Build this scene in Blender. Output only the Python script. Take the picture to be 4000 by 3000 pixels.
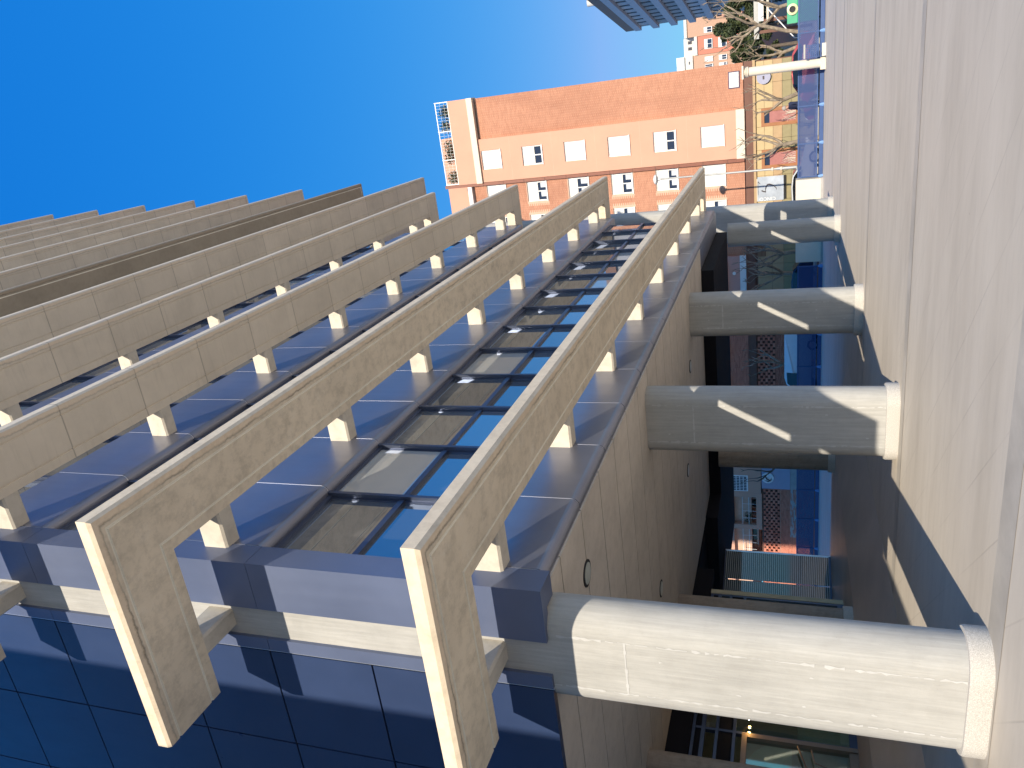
import bpy, bmesh, math, random
import numpy as np
from mathutils import Vector, Matrix
random.seed(7); RNG = np.random.default_rng(7)
for o in list(bpy.data.objects): bpy.data.objects.remove(o)
S = bpy.context.scene; COL = S.collection
# ------------------------------------------------------------------ camera
EYE = 1.62
PIT, YAW = math.radians(19.69), math.radians(21.835)
hd = Vector((math.cos(YAW), math.sin(YAW), 0)); rt = Vector((math.sin(YAW), -math.cos(YAW), 0)); zz = Vector((0, 0, 1))
fw = hd*math.cos(PIT) + zz*math.sin(PIT); up = zz*math.cos(PIT) - hd*math.sin(PIT)
cam = bpy.data.cameras.new('camera'); camo = bpy.data.objects.new('camera', cam); COL.objects.link(camo)
M = Matrix.Identity(4)                      # the photograph was taken with the phone turned a quarter: world up lies to the left
for i in range(3):
    M[i][0] = -up[i]; M[i][1] = rt[i]; M[i][2] = -fw[i]
M[2][3] = EYE
camo.matrix_world = M
cam.sensor_width = 36; cam.lens = 36*3016.7/4000; cam.clip_start = 0.05; cam.clip_end = 3000
S.camera = camo
# ------------------------------------------------------------------ sky, sun, exposure
SUN = Vector((-1.84, -0.542, 1.0)).normalized()
el = math.asin(SUN.z); az = math.atan2(SUN.x, SUN.y)
W = bpy.data.worlds.new('World'); S.world = W; W.use_nodes = True
nt = W.node_tree; bg = nt.nodes['Background']
sky = nt.nodes.new('ShaderNodeTexSky'); sky.sky_type = 'NISHITA'; sky.sun_disc = False
sky.sun_elevation = el; sky.sun_rotation = az
sky.altitude = 600; sky.air_density = 1.0; sky.dust_density = 0.0; sky.ozone_density = 1.6
# one grade for the whole dome (deeper blue, gentler horizon), the same in every direction
sep = nt.nodes.new('ShaderNodeSeparateColor'); cmb = nt.nodes.new('ShaderNodeCombineColor'); nt.links.new(sky.outputs[0], sep.inputs[0])
for ch, (top, gain, power) in enumerate(((.64, .62, 2.1), (1.9, .48, .58), (1.6, .86, .2))):
    q = sep.outputs[ch]
    for op, v in (('MULTIPLY', .212), ('MINIMUM', top), ('POWER', power), ('MULTIPLY', gain/.244)):
        d = nt.nodes.new('ShaderNodeMath'); d.operation = op; nt.links.new(q, d.inputs[0]); d.inputs[1].default_value = v; q = d.outputs[0]
    nt.links.new(q, cmb.inputs[ch])
nt.links.new(cmb.outputs[0], bg.inputs[0]); bg.inputs[1].default_value = 0.15
sl = bpy.data.lights.new('sun', 'SUN'); sl.energy = 4.0; sl.angle = math.radians(0.53); sl.color = (1.0, 0.895, 0.735)
so = bpy.data.objects.new('sun', sl); COL.objects.link(so); so.rotation_euler = SUN.to_track_quat('Z', 'Y').to_euler()
so.location = (-20, -10, 40)
vs = S.view_settings; vs.view_transform = 'Standard'; vs.look = 'None'; vs.gamma = 1.0; vs.exposure = 0.7; vs.use_curve_mapping = False
S.cycles.max_bounces = 8; S.cycles.diffuse_bounces = 6

# ------------------------------------------------------------------ material helpers
class NT:
    def __init__(s, name):
        s.m = bpy.data.materials.new(name); s.m.use_nodes = True
        s.t = s.m.node_tree; s.b = s.t.nodes['Principled BSDF']; s.out = s.t.nodes['Material Output']
    def n(s, typ, ins=None, **props):
        d = s.t.nodes.new('ShaderNode'+typ)
        for k, v in props.items(): setattr(d, k, v)
        for k, v in (ins or {}).items():
            if isinstance(v, bpy.types.NodeSocket): s.t.links.new(v, d.inputs[k])
            else: d.inputs[k].default_value = v
        return d
    def link(s, a, b): s.t.links.new(a, b)
    def pos(s, scale=(1, 1, 1), obj=False):
        p = s.n('TexCoord').outputs['Object'] if obj else s.n('NewGeometry').outputs['Position']
        return s.n('Mapping', {'Vector': p, 'Scale': scale}).outputs[0]
    def noise(s, vec, scale, detail=4, rough=.6):
        return s.n('TexNoise', {'Vector': vec, 'Scale': scale, 'Detail': detail, 'Roughness': rough}).outputs[0]
    def ramp(s, fac, stops):
        r = s.n('ValToRGB', {'Fac': fac}); e = r.color_ramp.elements
        while len(e) < len(stops): e.new(0.5)
        for q, (p, c) in zip(e, stops):
            q.position = p; q.color = (*c, 1) if len(c) == 3 else c
        return r.outputs[0]
    def math(s, op, a, b=0.0, c=None):
        ins = {0: a, 1: b}
        if c is not None: ins[2] = c
        return s.n('Math', ins, operation=op).outputs[0]
    def mix(s, fac, a, b, typ='MIX'):
        d = s.n('MixRGB', blend_type=typ)
        for k, v in ((0, fac), (1, a), (2, b)):
            if isinstance(v, bpy.types.NodeSocket): s.t.links.new(v, d.inputs[k])
            else: d.inputs[k].default_value = v if k == 0 else (*v[:3], 1)
        return d.outputs[0]
    def bump(s, h, strength=.3, dist=.01):
        b = s.n('Bump', {'Height': h, 'Strength': strength, 'Distance': dist}); s.link(b.outputs[0], s.b.inputs['Normal'])
    def setp(s, **k):
        names = dict(color='Base Color', rough='Roughness', metal='Metallic', spec='Specular IOR Level', ior='IOR', coat='Coat Weight', alpha='Alpha',
                     aniso='Anisotropic', trans='Transmission Weight', emit='Emission Strength', ecol='Emission Color', coatr='Coat Roughness')
        for a, v in k.items():
            i = s.b.inputs[names[a]]
            if isinstance(v, bpy.types.NodeSocket): s.link(v, i)
            elif a in ('color', 'ecol'): i.default_value = (*v, 1)
            else: i.default_value = v
        return s

def mul(c, k): return tuple(min(1, x*k) for x in c)
def plain(name, c, rough=.6, metal=0.0, var=.12, scale=3.0, bump=.05, **k):
    s = NT(name); n = s.noise(s.pos(), scale)
    f = s.noise(s.pos(), scale*14, 3)
    s.setp(color=s.mix(s.math('MULTIPLY', f, .35), s.ramp(n, [(.3, mul(c, 1-var)), (.7, mul(c, 1+var))]), mul(c, 1-var*1.5)), metal=metal)
    s.setp(rough=s.math('MULTIPLY_ADD', n, .16, rough-.08))
    if bump: s.bump(s.noise(s.pos(), scale*25, 3), bump, .004)
    s.setp(**k); return s.m

def concrete(name, c, stain=.5, joints=False, vertical=False, dark=(.12, .095, .065), edge=0, mottle=False):
    s = NT(name)
    p = s.pos()
    a = s.noise(p, .9, 6, .65); b = s.noise(p, 6, 6, .7); fine = s.noise(p, 90, 3)
    col = s.ramp(a, [(.3, mul(c, .88)), (.5, c), (.72, mul(c, 1.09))])
    col = s.mix(s.ramp(b, [(.46, (0, 0, 0)), (.72, (stain,)*3)]), col, dark)
    if vertical:
        v = s.noise(s.pos((9, 9, .55)), 2.2, 5, .7)
        col = s.mix(s.ramp(v, [(.35, (0, 0, 0)), (.8, (.55,)*3)]), col, mul(c, .55))
        v2 = s.noise(s.pos((30, 30, .8)), 2.0, 3, .6)
        col = s.mix(s.ramp(v2, [(.55, (0, 0, 0)), (.75, (.3,)*3)]), col, mul(c, 1.3))
    pits = s.n('TexVoronoi', {'Vector': p, 'Scale': 26.0}).outputs['Distance']
    col = s.mix(s.ramp(pits, [(.02, (.75,)*3), (.07, (0, 0, 0))]), col, mul(c, .35))
    h = s.math('MULTIPLY_ADD', fine, .3, b)
    if joints:
        x = s.n('SeparateXYZ', {0: p}).outputs[0]
        m = s.math('ABSOLUTE', s.math('SUBTRACT', s.math('FRACT', s.math('DIVIDE', s.math('ADD', x, -6.30-.35), 1.445)), .5))
        ln = s.ramp(m, [(.004, (1, 1, 1)), (.010, (0, 0, 0))])
        cell = s.math('FLOOR', s.math('ADD', s.math('DIVIDE', s.math('ADD', x, -6.30-.35), 1.445), .5)); rnd = s.math('MULTIPLY', s.n('ObjectInfo').outputs['Random'], 97.0)
        wn = s.n('TexWhiteNoise', {'Vector': s.n('CombineXYZ', {0: cell, 1: rnd}).outputs[0]}, noise_dimensions='3D').outputs['Value']
        col = s.mix(s.math('MULTIPLY', wn, .26), col, mul(c, .68))
        st = s.noise(s.pos((7, .5, 1)), 1.6, 5, .7); col = s.mix(s.ramp(st, [(.52, (0, 0, 0)), (.8, (.35,)*3)]), col, mul(c, .6))
        col = s.mix(s.math('MULTIPLY', ln, .5), col, mul(c, .28)); h = s.math('SUBTRACT', h, ln)
    if mottle:                                # rough lime bloom and dark damp patches
        m1 = s.noise(s.pos((1.2, 2.0, 1)), 1.9, 9, .78); col = s.mix(s.ramp(m1, [(.30, (.55,)*3), (.47, (0, 0, 0))]), col, mul(c, .55))
        m2 = s.noise(s.pos((1.5, 1.1, 1)), 2.6, 9, .8); col = s.mix(s.ramp(m2, [(.55, (0, 0, 0)), (.70, (.45,)*3)]), col, (.80, .74, .62))
    if edge:                                  # dirt line that has run in from the outer edge of each fin
        q = s.n('SeparateXYZ', {0: p}); d = s.math('MINIMUM', s.math('SUBTRACT', q.outputs[1], 3.26), s.math('SUBTRACT', q.outputs[0], 4.62))
        w = s.math('MULTIPLY_ADD', s.noise(p, 3.2, 5, .75), .11, .04); e = s.math('ABSOLUTE', s.math('SUBTRACT', d, w))
        ln = s.math('MULTIPLY', s.ramp(e, [(.0, (1, 1, 1)), (.022, (0, 0, 0))]), s.ramp(s.noise(p, .9, 3), [(.35, (.15,)*3), (.6, (1, 1, 1))]))
        col = s.mix(s.math('MULTIPLY', ln, edge), col, mul(c, .22))
        pale = s.math('MULTIPLY', s.math('LESS_THAN', d, w), .28); col = s.mix(pale, col, (min(1, c[0]*1.25), c[1]*1.08, c[2]*.95))
    s.setp(color=col, rough=.88, spec=.3); s.bump(h, .35, .012)
    return s.m

def metal_panel(name, c, rough, metal=.85, brush=(1, 1, 1)):
    s = NT(name)
    st = s.noise(s.pos(brush), 5, 4, .7); g = s.noise(s.pos(), .55, 4)
    rnd = s.n('ObjectInfo').outputs['Random']
    col = s.ramp(g, [(.3, mul(c, .85)), (.7, mul(c, 1.12))])
    col = s.mix(s.math('MULTIPLY', rnd, .22), col, mul(c, .6))
    s.setp(color=col, metal=metal, rough=s.math('ADD', s.math('MULTIPLY_ADD', st, .22, rough-.11), s.math('MULTIPLY', g, .06)))
    s.bump(s.math('MULTIPLY_ADD', st, .25, s.noise(s.pos(), 1.1, 2)), .05, .01)
    return s.m

def glass_mirror(name, c=(.05, .055, .055), rough=.015, ior=3.2):
    s = NT(name); g = s.noise(s.pos(), .8, 2)
    s.setp(color=c, rough=rough, ior=ior); s.bump(g, .03, .02); return s.m

def tint_panes(m):
    t = m.node_tree; oi = t.nodes.new('ShaderNodeObjectInfo'); r = t.nodes.new('ShaderNodeValToRGB'); e = r.color_ramp.elements
    r.color_ramp.interpolation = 'CONSTANT'; e[0].color = (.44, .47, .50, 1); e[1].position = .35; e[1].color = (.36, .39, .42, 1)
    for p, c in ((.6, (.50, .53, .55, 1)), (.82, (.58, .58, .56, 1))): q = e.new(p); q.color = c
    t.links.new(oi.outputs['Random'], r.inputs[0]); b = t.nodes['Principled BSDF']; t.links.new(r.outputs[0], b.inputs['Base Color'])
    g = t.nodes.new('ShaderNodeMath'); g.operation = 'GREATER_THAN'; g.inputs[1].default_value = .82; t.links.new(oi.outputs['Random'], g.inputs[0])
    k = t.nodes.new('ShaderNodeMath'); k.operation = 'MULTIPLY_ADD'; k.inputs[1].default_value = -.45; k.inputs[2].default_value = .85; t.links.new(g.outputs[0], k.inputs[0]); t.links.new(k.outputs[0], b.inputs['Metallic'])
MATS = {}
def defmats():
    A = MATS
    A['fin'] = concrete('fin_concrete', (.71, .63, .505), .03, joints=True, edge=.5)
    A['fin_low'] = concrete('weathered_fin_concrete', (.72, .625, .48), .30, edge=.85, mottle=True)
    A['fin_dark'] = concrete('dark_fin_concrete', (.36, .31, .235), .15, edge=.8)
    A['groove'] = concrete('groove_concrete', (.80, .76, .65), .05)
    A['bracket'] = concrete('bracket_concrete', (.60, .55, .46), .22)
    A['column'] = concrete('column_concrete', (.435, .425, .40), .16, vertical=True, dark=(.25, .23, .2))
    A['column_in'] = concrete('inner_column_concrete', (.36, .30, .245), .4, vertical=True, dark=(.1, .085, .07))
    A['seam'] = concrete('formwork_seam_lime', (.50, .495, .48), .1)
    s = NT('bush_hammered_granite'); v = s.noise(s.pos(), 130, 3, .8); w = s.noise(s.pos(), 2, 3)
    s.setp(color=s.ramp(v, [(.3, (.28, .26, .235)), (.55, (.52, .49, .445)), (.75, (.68, .66, .62))]), rough=.9); s.bump(v, .3, .006); A['granite'] = s.m
    A['spandrel'] = metal_panel('brushed_blue_grey_metal', (.255, .265, .325), .33, .7, (1, 1, .04))
    A['corner'] = metal_panel('corner_blue_metal', (.135, .165, .26), .4, .3, (1, 1, .04))
    A['navy'] = metal_panel('navy_panel_metal', (.032, .052, .118), .3, .0, (1, 1, .3))
    A['alu'] = metal_panel('pale_aluminium', (.75, .77, .8), .3, .8)
    A['frame'] = metal_panel('window_frame_metal', (.10, .12, .18), .32, .7)
    A['darkmetal'] = plain('dark_fascia_metal', (.012, .012, .016), .8, .0, bump=.02, spec=.15)
    A['pane'] = glass_mirror('window_glass', (.46, .49, .52), .02, 1.5); A['pane'].node_tree.nodes['Principled BSDF'].inputs['Metallic'].default_value = .85; tint_panes(A['pane'])
    s = NT('lobby_glass'); tr = s.n('BsdfTransparent', {'Color': (.80, .86, .80, 1)}); gl = s.n('BsdfGlossy', {'Color': (.9, .95, .92, 1), 'Roughness': .02})
    fr = s.n('LayerWeight', {'Blend': .35}).outputs['Facing']; mx = s.n('MixShader', {0: s.math('MULTIPLY_ADD', fr, .5, .12), 1: tr.outputs[0], 2: gl.outputs[0]}); s.link(mx.outputs[0], s.out.inputs[0]); A['lobbyglass'] = s.m
    A['soffit'] = concrete('soffit_concrete', (.60, .54, .465), .15)
    A['bronze'] = plain('bronze_door_frame', (.30, .20, .14), .4, .4)
    A['black'] = plain('black_trim', (.012, .012, .014), .5)
    A['lampglass'] = plain('downlight_glass', (.55, .58, .52), .3, bump=0)
    # plaza
    s = NT('plaza_paving'); p = s.pos()
    a = s.noise(s.pos((1, .22, 1)), 1.1, 6, .65); b = s.noise(s.pos((2.2, .35, 1)), 3.0, 5, .7); f = s.noise(p, 160, 2); g = s.noise(p, .16, 3)
    c = s.ramp(a, [(.28, (.425, .375, .305)), (.5, (.53, .472, .392)), (.75, (.60, .54, .455))])
    c = s.mix(s.ramp(b, [(.5, (0, 0, 0)), (.78, (.3,)*3)]), c, (.33, .295, .255))
    c = s.mix(s.ramp(g, [(.4, (0, 0, 0)), (.7, (.3,)*3)]), c, (.52, .455, .385))
    c = s.mix(s.math('MULTIPLY', f, .25), c, (.33, .29, .245))
    sx = s.n('SeparateXYZ', {0: p}); d1 = s.math('SUBTRACT', sx.outputs[0], sx.outputs[1])
    fr = s.math('ABSOLUTE', s.math('SUBTRACT', s.math('FRACT', s.math('DIVIDE', s.math('ADD', d1, .04), .98)), .5))
    ln = s.math('MULTIPLY', s.ramp(fr, [(.006, (1, 1, 1)), (.016, (0, 0, 0))]), s.ramp(s.noise(p, .7, 3), [(.35, (.1,)*3), (.6, (1, 1, 1))]))
    gum = s.n('TexVoronoi', {'Vector': p, 'Scale': 1.7}).outputs['Distance']; c = s.mix(s.ramp(gum, [(.012, (.5,)*3), (.03, (0, 0, 0))]), c, (.2, .175, .15))
    c = s.mix(s.math('MULTIPLY', ln, .3), c, (.25, .215, .185))
    s.setp(color=c, rough=s.math('MULTIPLY_ADD', b, .25, .55), spec=.3); s.bump(s.math('SUBTRACT', f, ln), .12, .006); A['plaza'] = s.m
    A['band'] = plain('paving_band_granite', (.43, .39, .335), .6, var=.18, scale=1.4)
    A['ramp'] = plain('undercroft_paving', (.52, .43, .36), .45, var=.15, scale=1.0)
    A['asphalt'] = plain('asphalt', (.055, .055, .058), .85)
    A['pavement'] = plain('street_pavement', (.40, .38, .36), .8)
    A['kerb'] = plain('kerb_stone', (.42, .40, .37), .8)
    # town
    s = NT('orange_brick'); t = s.n('Attribute', attribute_name='tint').outputs['Fac']
    s.setp(color=s.mix(s.ramp(s.noise(s.pos((1, 1, .35)), .7, 6), [(.42, (0, 0, 0)), (.72, (.75,)*3)]), s.ramp(t, [(0, (.45, .20, .12)), (.5, (.50, .23, .14)), (1, (.54, .26, .16))]), (.36, .15, .09)), rough=.85)
    A['brick'] = s.m
    s = NT('red_brick'); t = s.n('Attribute', attribute_name='tint').outputs['Fac']
    s.setp(color=s.ramp(t, [(0, (.44, .135, .08)), (.5, (.55, .18, .11)), (1, (.62, .23, .145))]), rough=.85); A['redbrick'] = s.m
    A['mortar'] = plain('mortar', (.66, .42, .30), .9)
    A['mortar_red'] = plain('mortar_red', (.52, .30, .22), .9)
    A['pink'] = plain('salmon_render', (.62, .34, .235), .85, var=.05, scale=.7)
    A['pink_grey'] = plain('dull_pink_render', (.60, .32, .26), .85, var=.05)
    A['cream'] = plain('cream_render', (.70, .62, .50), .8, var=.05)
    A['white'] = plain('white_paint', (.78, .77, .74), .5, var=.04, bump=0)
    s = NT('roller_shutter'); x = s.n('SeparateXYZ', {0: s.pos()}).outputs[2]
    m = s.math('FRACT', s.math('DIVIDE', x, .05)); s.setp(color=s.ramp(m, [(0, (.5, .48, .44)), (.15, (.76, .74, .69)), (1, (.78, .76, .71))]), rough=.5); s.bump(m, .4, .01); A['shutter'] = s.m
    A['brown'] = plain('brown_paint', (.16, .07, .045), .6)
    A['rust'] = plain('downpipe_brown', (.25, .09, .055), .5)
    A['t_yellow'] = plain('yellow_tile', (.52, .385, .20), .45, var=.06)
    A['t_orange'] = plain('ochre_tile', (.45, .30, .16), .45, var=.06)
    A['t_olive'] = plain('olive_tile', (.30, .25, .13), .45, var=.08)
    A['door_frame'] = plain('terracotta_frame', (.36, .15, .06), .5)
    A['pinkglass'] = plain('pink_poster_pane', (.42, .18, .16), .25, bump=0)
    A['wpane'] = glass_mirror('house_glass', (.03, .045, .08), .08, 1.45)
    A['curtain'] = plain('window_curtain', (.55, .58, .62), .8)
    A['blue'] = plain('blue_paint', (.045, .09, .23), .45, var=.08, bump=.02)
    A['bluelight'] = plain('pale_blue_paint', (.16, .30, .58), .5, bump=.02)
    s = NT('perforated_blue_sheet'); p = s.pos((1, 1, 1))
    q = s.n('SeparateXYZ', {0: p}); u = s.math('DIVIDE', s.math('ADD', q.outputs[1], q.outputs[2]), .075); v = s.math('DIVIDE', s.math('SUBTRACT', q.outputs[1], q.outputs[2]), .075)
    du = s.math('ABSOLUTE', s.math('SUBTRACT', s.math('FRACT', u), .5)); dv = s.math('ABSOLUTE', s.math('SUBTRACT', s.math('FRACT', v), .5))
    hole = s.math('LESS_THAN', s.math('MAXIMUM', du, dv), .19)
    s.setp(color=(.03, .06, .18), rough=.45); tr = s.n('BsdfTransparent'); mx = s.n('MixShader', {0: hole, 1: s.b.outputs[0], 2: tr.outputs[0]}); s.link(mx.outputs[0], s.out.inputs[0]); A['perf'] = s.m
    A['greymetal'] = plain('grey_galvanised', (.42, .42, .40), .5, .3)
    A['bark'] = plain('plane_tree_bark', (.29, .23, .165), .85, var=.45, scale=5, bump=.3)
    A['bark_dark'] = plain('dark_bark', (.13, .10, .075), .9, var=.3, scale=6, bump=.3)
    s = NT('evergreen_leaves'); r = s.noise(s.pos(), 1.3, 3); s.setp(color=s.ramp(r, [(.3, (.018, .028, .012)), (.6, (.05, .068, .02)), (.8, (.10, .11, .03))]), rough=.7); A['leaf'] = s.m
    A['tyre'] = plain('tyre_rubber', (.02, .02, .02), .8); A['rim'] = plain('wheel_rim', (.5, .5, .52), .3, .8)
    for k, c in dict(silver=(.62, .63, .64), maroon=(.28, .02, .025), white_car=(.75, .76, .78), navy_car=(.02, .03, .07), grey_car=(.18, .19, .2)).items():
        A[k] = plain(k+'_paint', c, .25, .25 if k != 'white_car' else 0, var=.03, bump=0, coat=1.0)
    A['carglass'] = glass_mirror('car_glass', (.012, .014, .016), .03, 1.6)
    A['headlight'] = plain('headlight', (.8, .8, .78), .1, bump=0); A['taillight'] = plain('taillight', (.5, .01, .01), .2, bump=0)
    A['green'] = plain('green_plastic', (.03, .33, .16), .4, var=.08, bump=.02); A['paleyellow'] = plain('pale_yellow_plastic', (.72, .70, .42), .4, bump=0)
    A['skin'] = plain('skin', (.50, .29, .20), .6, var=.05, bump=0); A['greyhair'] = plain('grey_hair', (.36, .32, .28), .9, scale=30)
    A['navycloth'] = plain('navy_cloth', (.015, .02, .05), .9); A['darkcloth'] = plain('dark_cloth', (.03, .03, .035), .9); A['pinkcloth'] = plain('pink_cloth', (.55, .22, .24), .9); A['whitecloth'] = plain('white_cloth', (.7, .7, .7), .9)
    A['slate'] = metal_panel('blue_grey_cladding', (.25, .25, .28), .6, .1); A['slate_light'] = plain('pale_blue_grey_band', (.38, .385, .42), .7); A['slate_dark'] = plain('dark_slit', (.03, .03, .045), .5)
    A['tan'] = plain('tan_render', (.50, .31, .21), .85, var=.06); A['salmon2'] = plain('far_red_render', (.55, .20, .13), .85, var=.06)
    A['stone'] = plain('pale_stone', (.60, .57, .51), .8, var=.08)
    A['postersilver'] = plain('silver_poster', (.46, .50, .55), .35, var=.25, scale=1.2, bump=0); A['letter_dark'] = plain('dark_letter', (.07, .05, .05), .5, bump=0)
    A['tilewhite'] = plain('glazed_white_tile', (.74, .73, .70), .25, var=.08, scale=9, bump=0); A['inkblue'] = plain('ink_blue', (.07, .045, .11), .4, bump=0); A['inkgrey'] = plain('ink_grey', (.36, .38, .40), .5, bump=0)
    A['lilac'] = plain('shop_lilac_panel', (.36, .36, .46), .6, var=.05, bump=0)
    A['interior'] = plain('lobby_wall', (.58, .50, .34), .8); A['interior2'] = plain('lobby_pale_green', (.55, .60, .45), .6)
    s = NT('lit_bulb'); s.setp(color=(1, .8, .4), emit=60.0, ecol=(1, .62, .2)); A['bulb'] = s.m
    s = NT('striped_glass'); x = s.n('SeparateXYZ', {0: s.pos()}).outputs[2]
    m = s.math('GREATER_THAN', s.math('FRACT', s.math('DIVIDE', x, .062)), .62)
    s.setp(color=s.mix(m, (.09, .105, .105), (.52, .55, .55)), rough=.03, ior=1.8); A['striped'] = s.m
defmats()

# ------------------------------------------------------------------ mesh helpers
WO = {}
def woff(o):
    return WO.get(o.name, Vector((0, 0, 0))) if o else Vector((0, 0, 0))
class MB:
    def __init__(s): s.v = []; s.f = []; s.m = []
    def add(s, vs, fs, m=0):
        k = len(s.v); s.v += [tuple(p) for p in vs]; s.f += [tuple(k+i for i in f) for f in fs]; s.m += [m]*len(fs); return s
    def box(s, x0, x1, y0, y1, z0, z1, m=0):
        return s.add([(x0, y0, z0), (x1, y0, z0), (x1, y1, z0), (x0, y1, z0), (x0, y0, z1), (x1, y0, z1), (x1, y1, z1), (x0, y1, z1)],
                     [(3, 2, 1, 0), (4, 5, 6, 7), (0, 1, 5, 4), (1, 2, 6, 5), (2, 3, 7, 6), (3, 0, 4, 7)], m)
    def prism(s, poly, axis, a, b, m=0, caps=True):
        n = len(poly); g = {'x': lambda t, u, v: (t, u, v), 'y': lambda t, u, v: (u, t, v), 'z': lambda t, u, v: (u, v, t)}[axis]
        vs = [g(a, *p) for p in poly] + [g(b, *p) for p in poly]
        fs = [(i, (i+1) % n, n+(i+1) % n, n+i) for i in range(n)]
        if caps: fs += [tuple(range(n))[::-1], tuple(range(n, 2*n))]
        return s.add(vs, fs, m)
    def rings(s, rings, m=0, caps=True):
        n = len(rings[0]); vs = [p for r in rings for p in r]; fs = []
        for j in range(len(rings)-1):
            for i in range(n): fs.append((j*n+i, j*n+(i+1) % n, (j+1)*n+(i+1) % n, (j+1)*n+i))
        if caps: fs += [tuple(range(n))[::-1], tuple((len(rings)-1)*n+i for i in range(n))]
        return s.add(vs, fs, m)
    def cyl(s, x, y, z0, z1, r0, r1=None, n=16, m=0):
        r1 = r0 if r1 is None else r1
        c = [(math.cos(2*math.pi*i/n), math.sin(2*math.pi*i/n)) for i in range(n)]
        return s.rings([[(x+r0*a, y+r0*b, z0) for a, b in c], [(x+r1*a, y+r1*b, z1) for a, b in c]], m)
    def cylx(s, x0, x1, y, z, r, n=16, m=0):
        c = [(math.cos(2*math.pi*i/n), math.sin(2*math.pi*i/n)) for i in range(n)]
        return s.rings([[(x0, y+r*a, z+r*b) for a, b in c], [(x1, y+r*a, z+r*b) for a, b in c]], m)
    def tube(s, pts, rad, n=6, m=0):
        pts = [Vector(p) for p in pts]; R = []
        ref = Vector((0.13, 0.31, .94)) if abs((pts[-1]-pts[0]).normalized().z) < .9 else Vector((1, .2, 0))
        for i, p in enumerate(pts):
            d = (pts[min(i+1, len(pts)-1)] - pts[max(i-1, 0)]).normalized(); a = d.cross(ref).normalized(); b = d.cross(a)
            r = rad[i] if isinstance(rad, (list, tuple)) else rad
            R.append([p + a*(r*math.cos(2*math.pi*k/n)) + b*(r*math.sin(2*math.pi*k/n)) for k in range(n)])
        return s.rings(R, m)
    def build(s, name, mats, parent=None, smooth=False, norm=True, data_only=False):
        off = woff(parent)
        me = bpy.data.meshes.new(name); me.from_pydata([(x-off.x, y-off.y, z-off.z) for x, y, z in s.v], [], s.f)
        if not isinstance(mats, (list, tuple)): mats = [mats]
        for q in mats: me.materials.append(MATS[q] if isinstance(q, str) else q)
        if len(mats) > 1: me.polygons.foreach_set('material_index', s.m)
        if norm:
            bm = bmesh.new(); bm.from_mesh(me); bmesh.ops.recalc_face_normals(bm, faces=bm.faces); bm.to_mesh(me); bm.free()
        if smooth:
            me.polygons.foreach_set('use_smooth', [True]*len(me.polygons)); me.set_sharp_from_angle(angle=math.radians(35))
        me.update()
        if data_only: return me
        return link(name, me, parent)
def link(name, me, parent=None, loc=(0, 0, 0)):
    o = bpy.data.objects.new(name, me); COL.objects.link(o); o.parent = parent; o.location = loc
    WO[o.name] = woff(parent) + Vector(loc); return o
def tag(o, label=None, cat=None, group=None, kind=None):
    for k, v in (('label', label), ('category', cat), ('group', group), ('kind', kind)):
        if v: o[k] = v
    return o
def thing(name, label, cat, loc=(0, 0, 0), group=None):
    o = bpy.data.objects.new(name, None); o.empty_display_size = .2; COL.objects.link(o); o.location = loc; WO[o.name] = Vector(loc)
    return tag(o, label, cat, group)
def BOX(name, mat, parent, *a): return MB().box(*a).build(name, mat, parent)
def copy_tree(o, loc, rz=0.0):
    c = o.copy(); COL.objects.link(c); c.location = loc; c.rotation_euler = (0, 0, rz); WO[c.name] = Vector(loc)
    def rec(src, dst):
        for ch in list(src.children):
            d = ch.copy(); COL.objects.link(d); d.parent = dst; WO[d.name] = WO[dst.name]; rec(ch, d)
    rec(o, c); return c
def text_part(name, body, size, mat, parent, origin, xdir, ydir, depth=.01):
    cu = bpy.data.curves.new(name, 'FONT'); cu.body = body; cu.size = size; cu.extrude = depth; cu.align_x = 'CENTER'; cu.align_y = 'CENTER'
    t = bpy.data.objects.new(name, cu); COL.objects.link(t); dg = bpy.context.evaluated_depsgraph_get()
    me = bpy.data.meshes.new_from_object(t.evaluated_get(dg)); bpy.data.objects.remove(t)
    xd, yd = Vector(xdir), Vector(ydir); zd = xd.cross(yd); Mx = Matrix((xd, yd, zd)).transposed().to_4x4(); Mx.translation = Vector(origin) - woff(parent)
    me.transform(Mx); me.materials.clear(); me.materials.append(MATS[mat]); return link(name, me, parent)

# ------------------------------------------------------------------ setting
g = MB()
g.add([(-1200, -1200, -.004), (1200, -1200, -.004), (1200, 1200, -.004), (-1200, 1200, -.004)], [(0, 1, 2, 3)]); tag(g.build('ground', 'pavement'), kind='structure')
tag(MB().box(-60, 42.9, -60, 60, -.3, 0.0).build('plaza', 'plaza'), kind='structure')
for i, (x0, x1) in enumerate(((.0, .4), (5.87, 6.30), (11.72, 12.05), (18.2, 18.42), (28.1, 28.32), (33.2, 33.45))):
    tag(MB().add([(x0, -40, .004), (x1, -40, .004), (x1, 40 if x0 > 20 else 8.4, .004), (x0, 40 if x0 > 20 else 8.4, .004)], [(0, 1, 2, 3)]).build('paving_band', 'band'), kind='structure')
r = MB(); r.prism([(8.5, .002), (10.7, .36), (22.0, .36), (22.0, .0), (8.5, .0)], 'x', 2.0, 22.9); tag(r.build('undercroft_floor', 'ramp'), kind='structure')
tag(MB().box(42.9, 43.15, -60, 60, -.25, .10).build('kerb', 'kerb'), kind='structure')
tag(MB().add([(43.15, -80, .004), (49.3, -80, .004), (49.3, 80, .004), (43.15, 80, .004)], [(0, 1, 2, 3)]).build('road', 'asphalt'), kind='structure')
tag(MB().box(49.3, 90, -80, 80, -.25, .12).build('far_pavement', 'pavement'), kind='structure')

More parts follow.
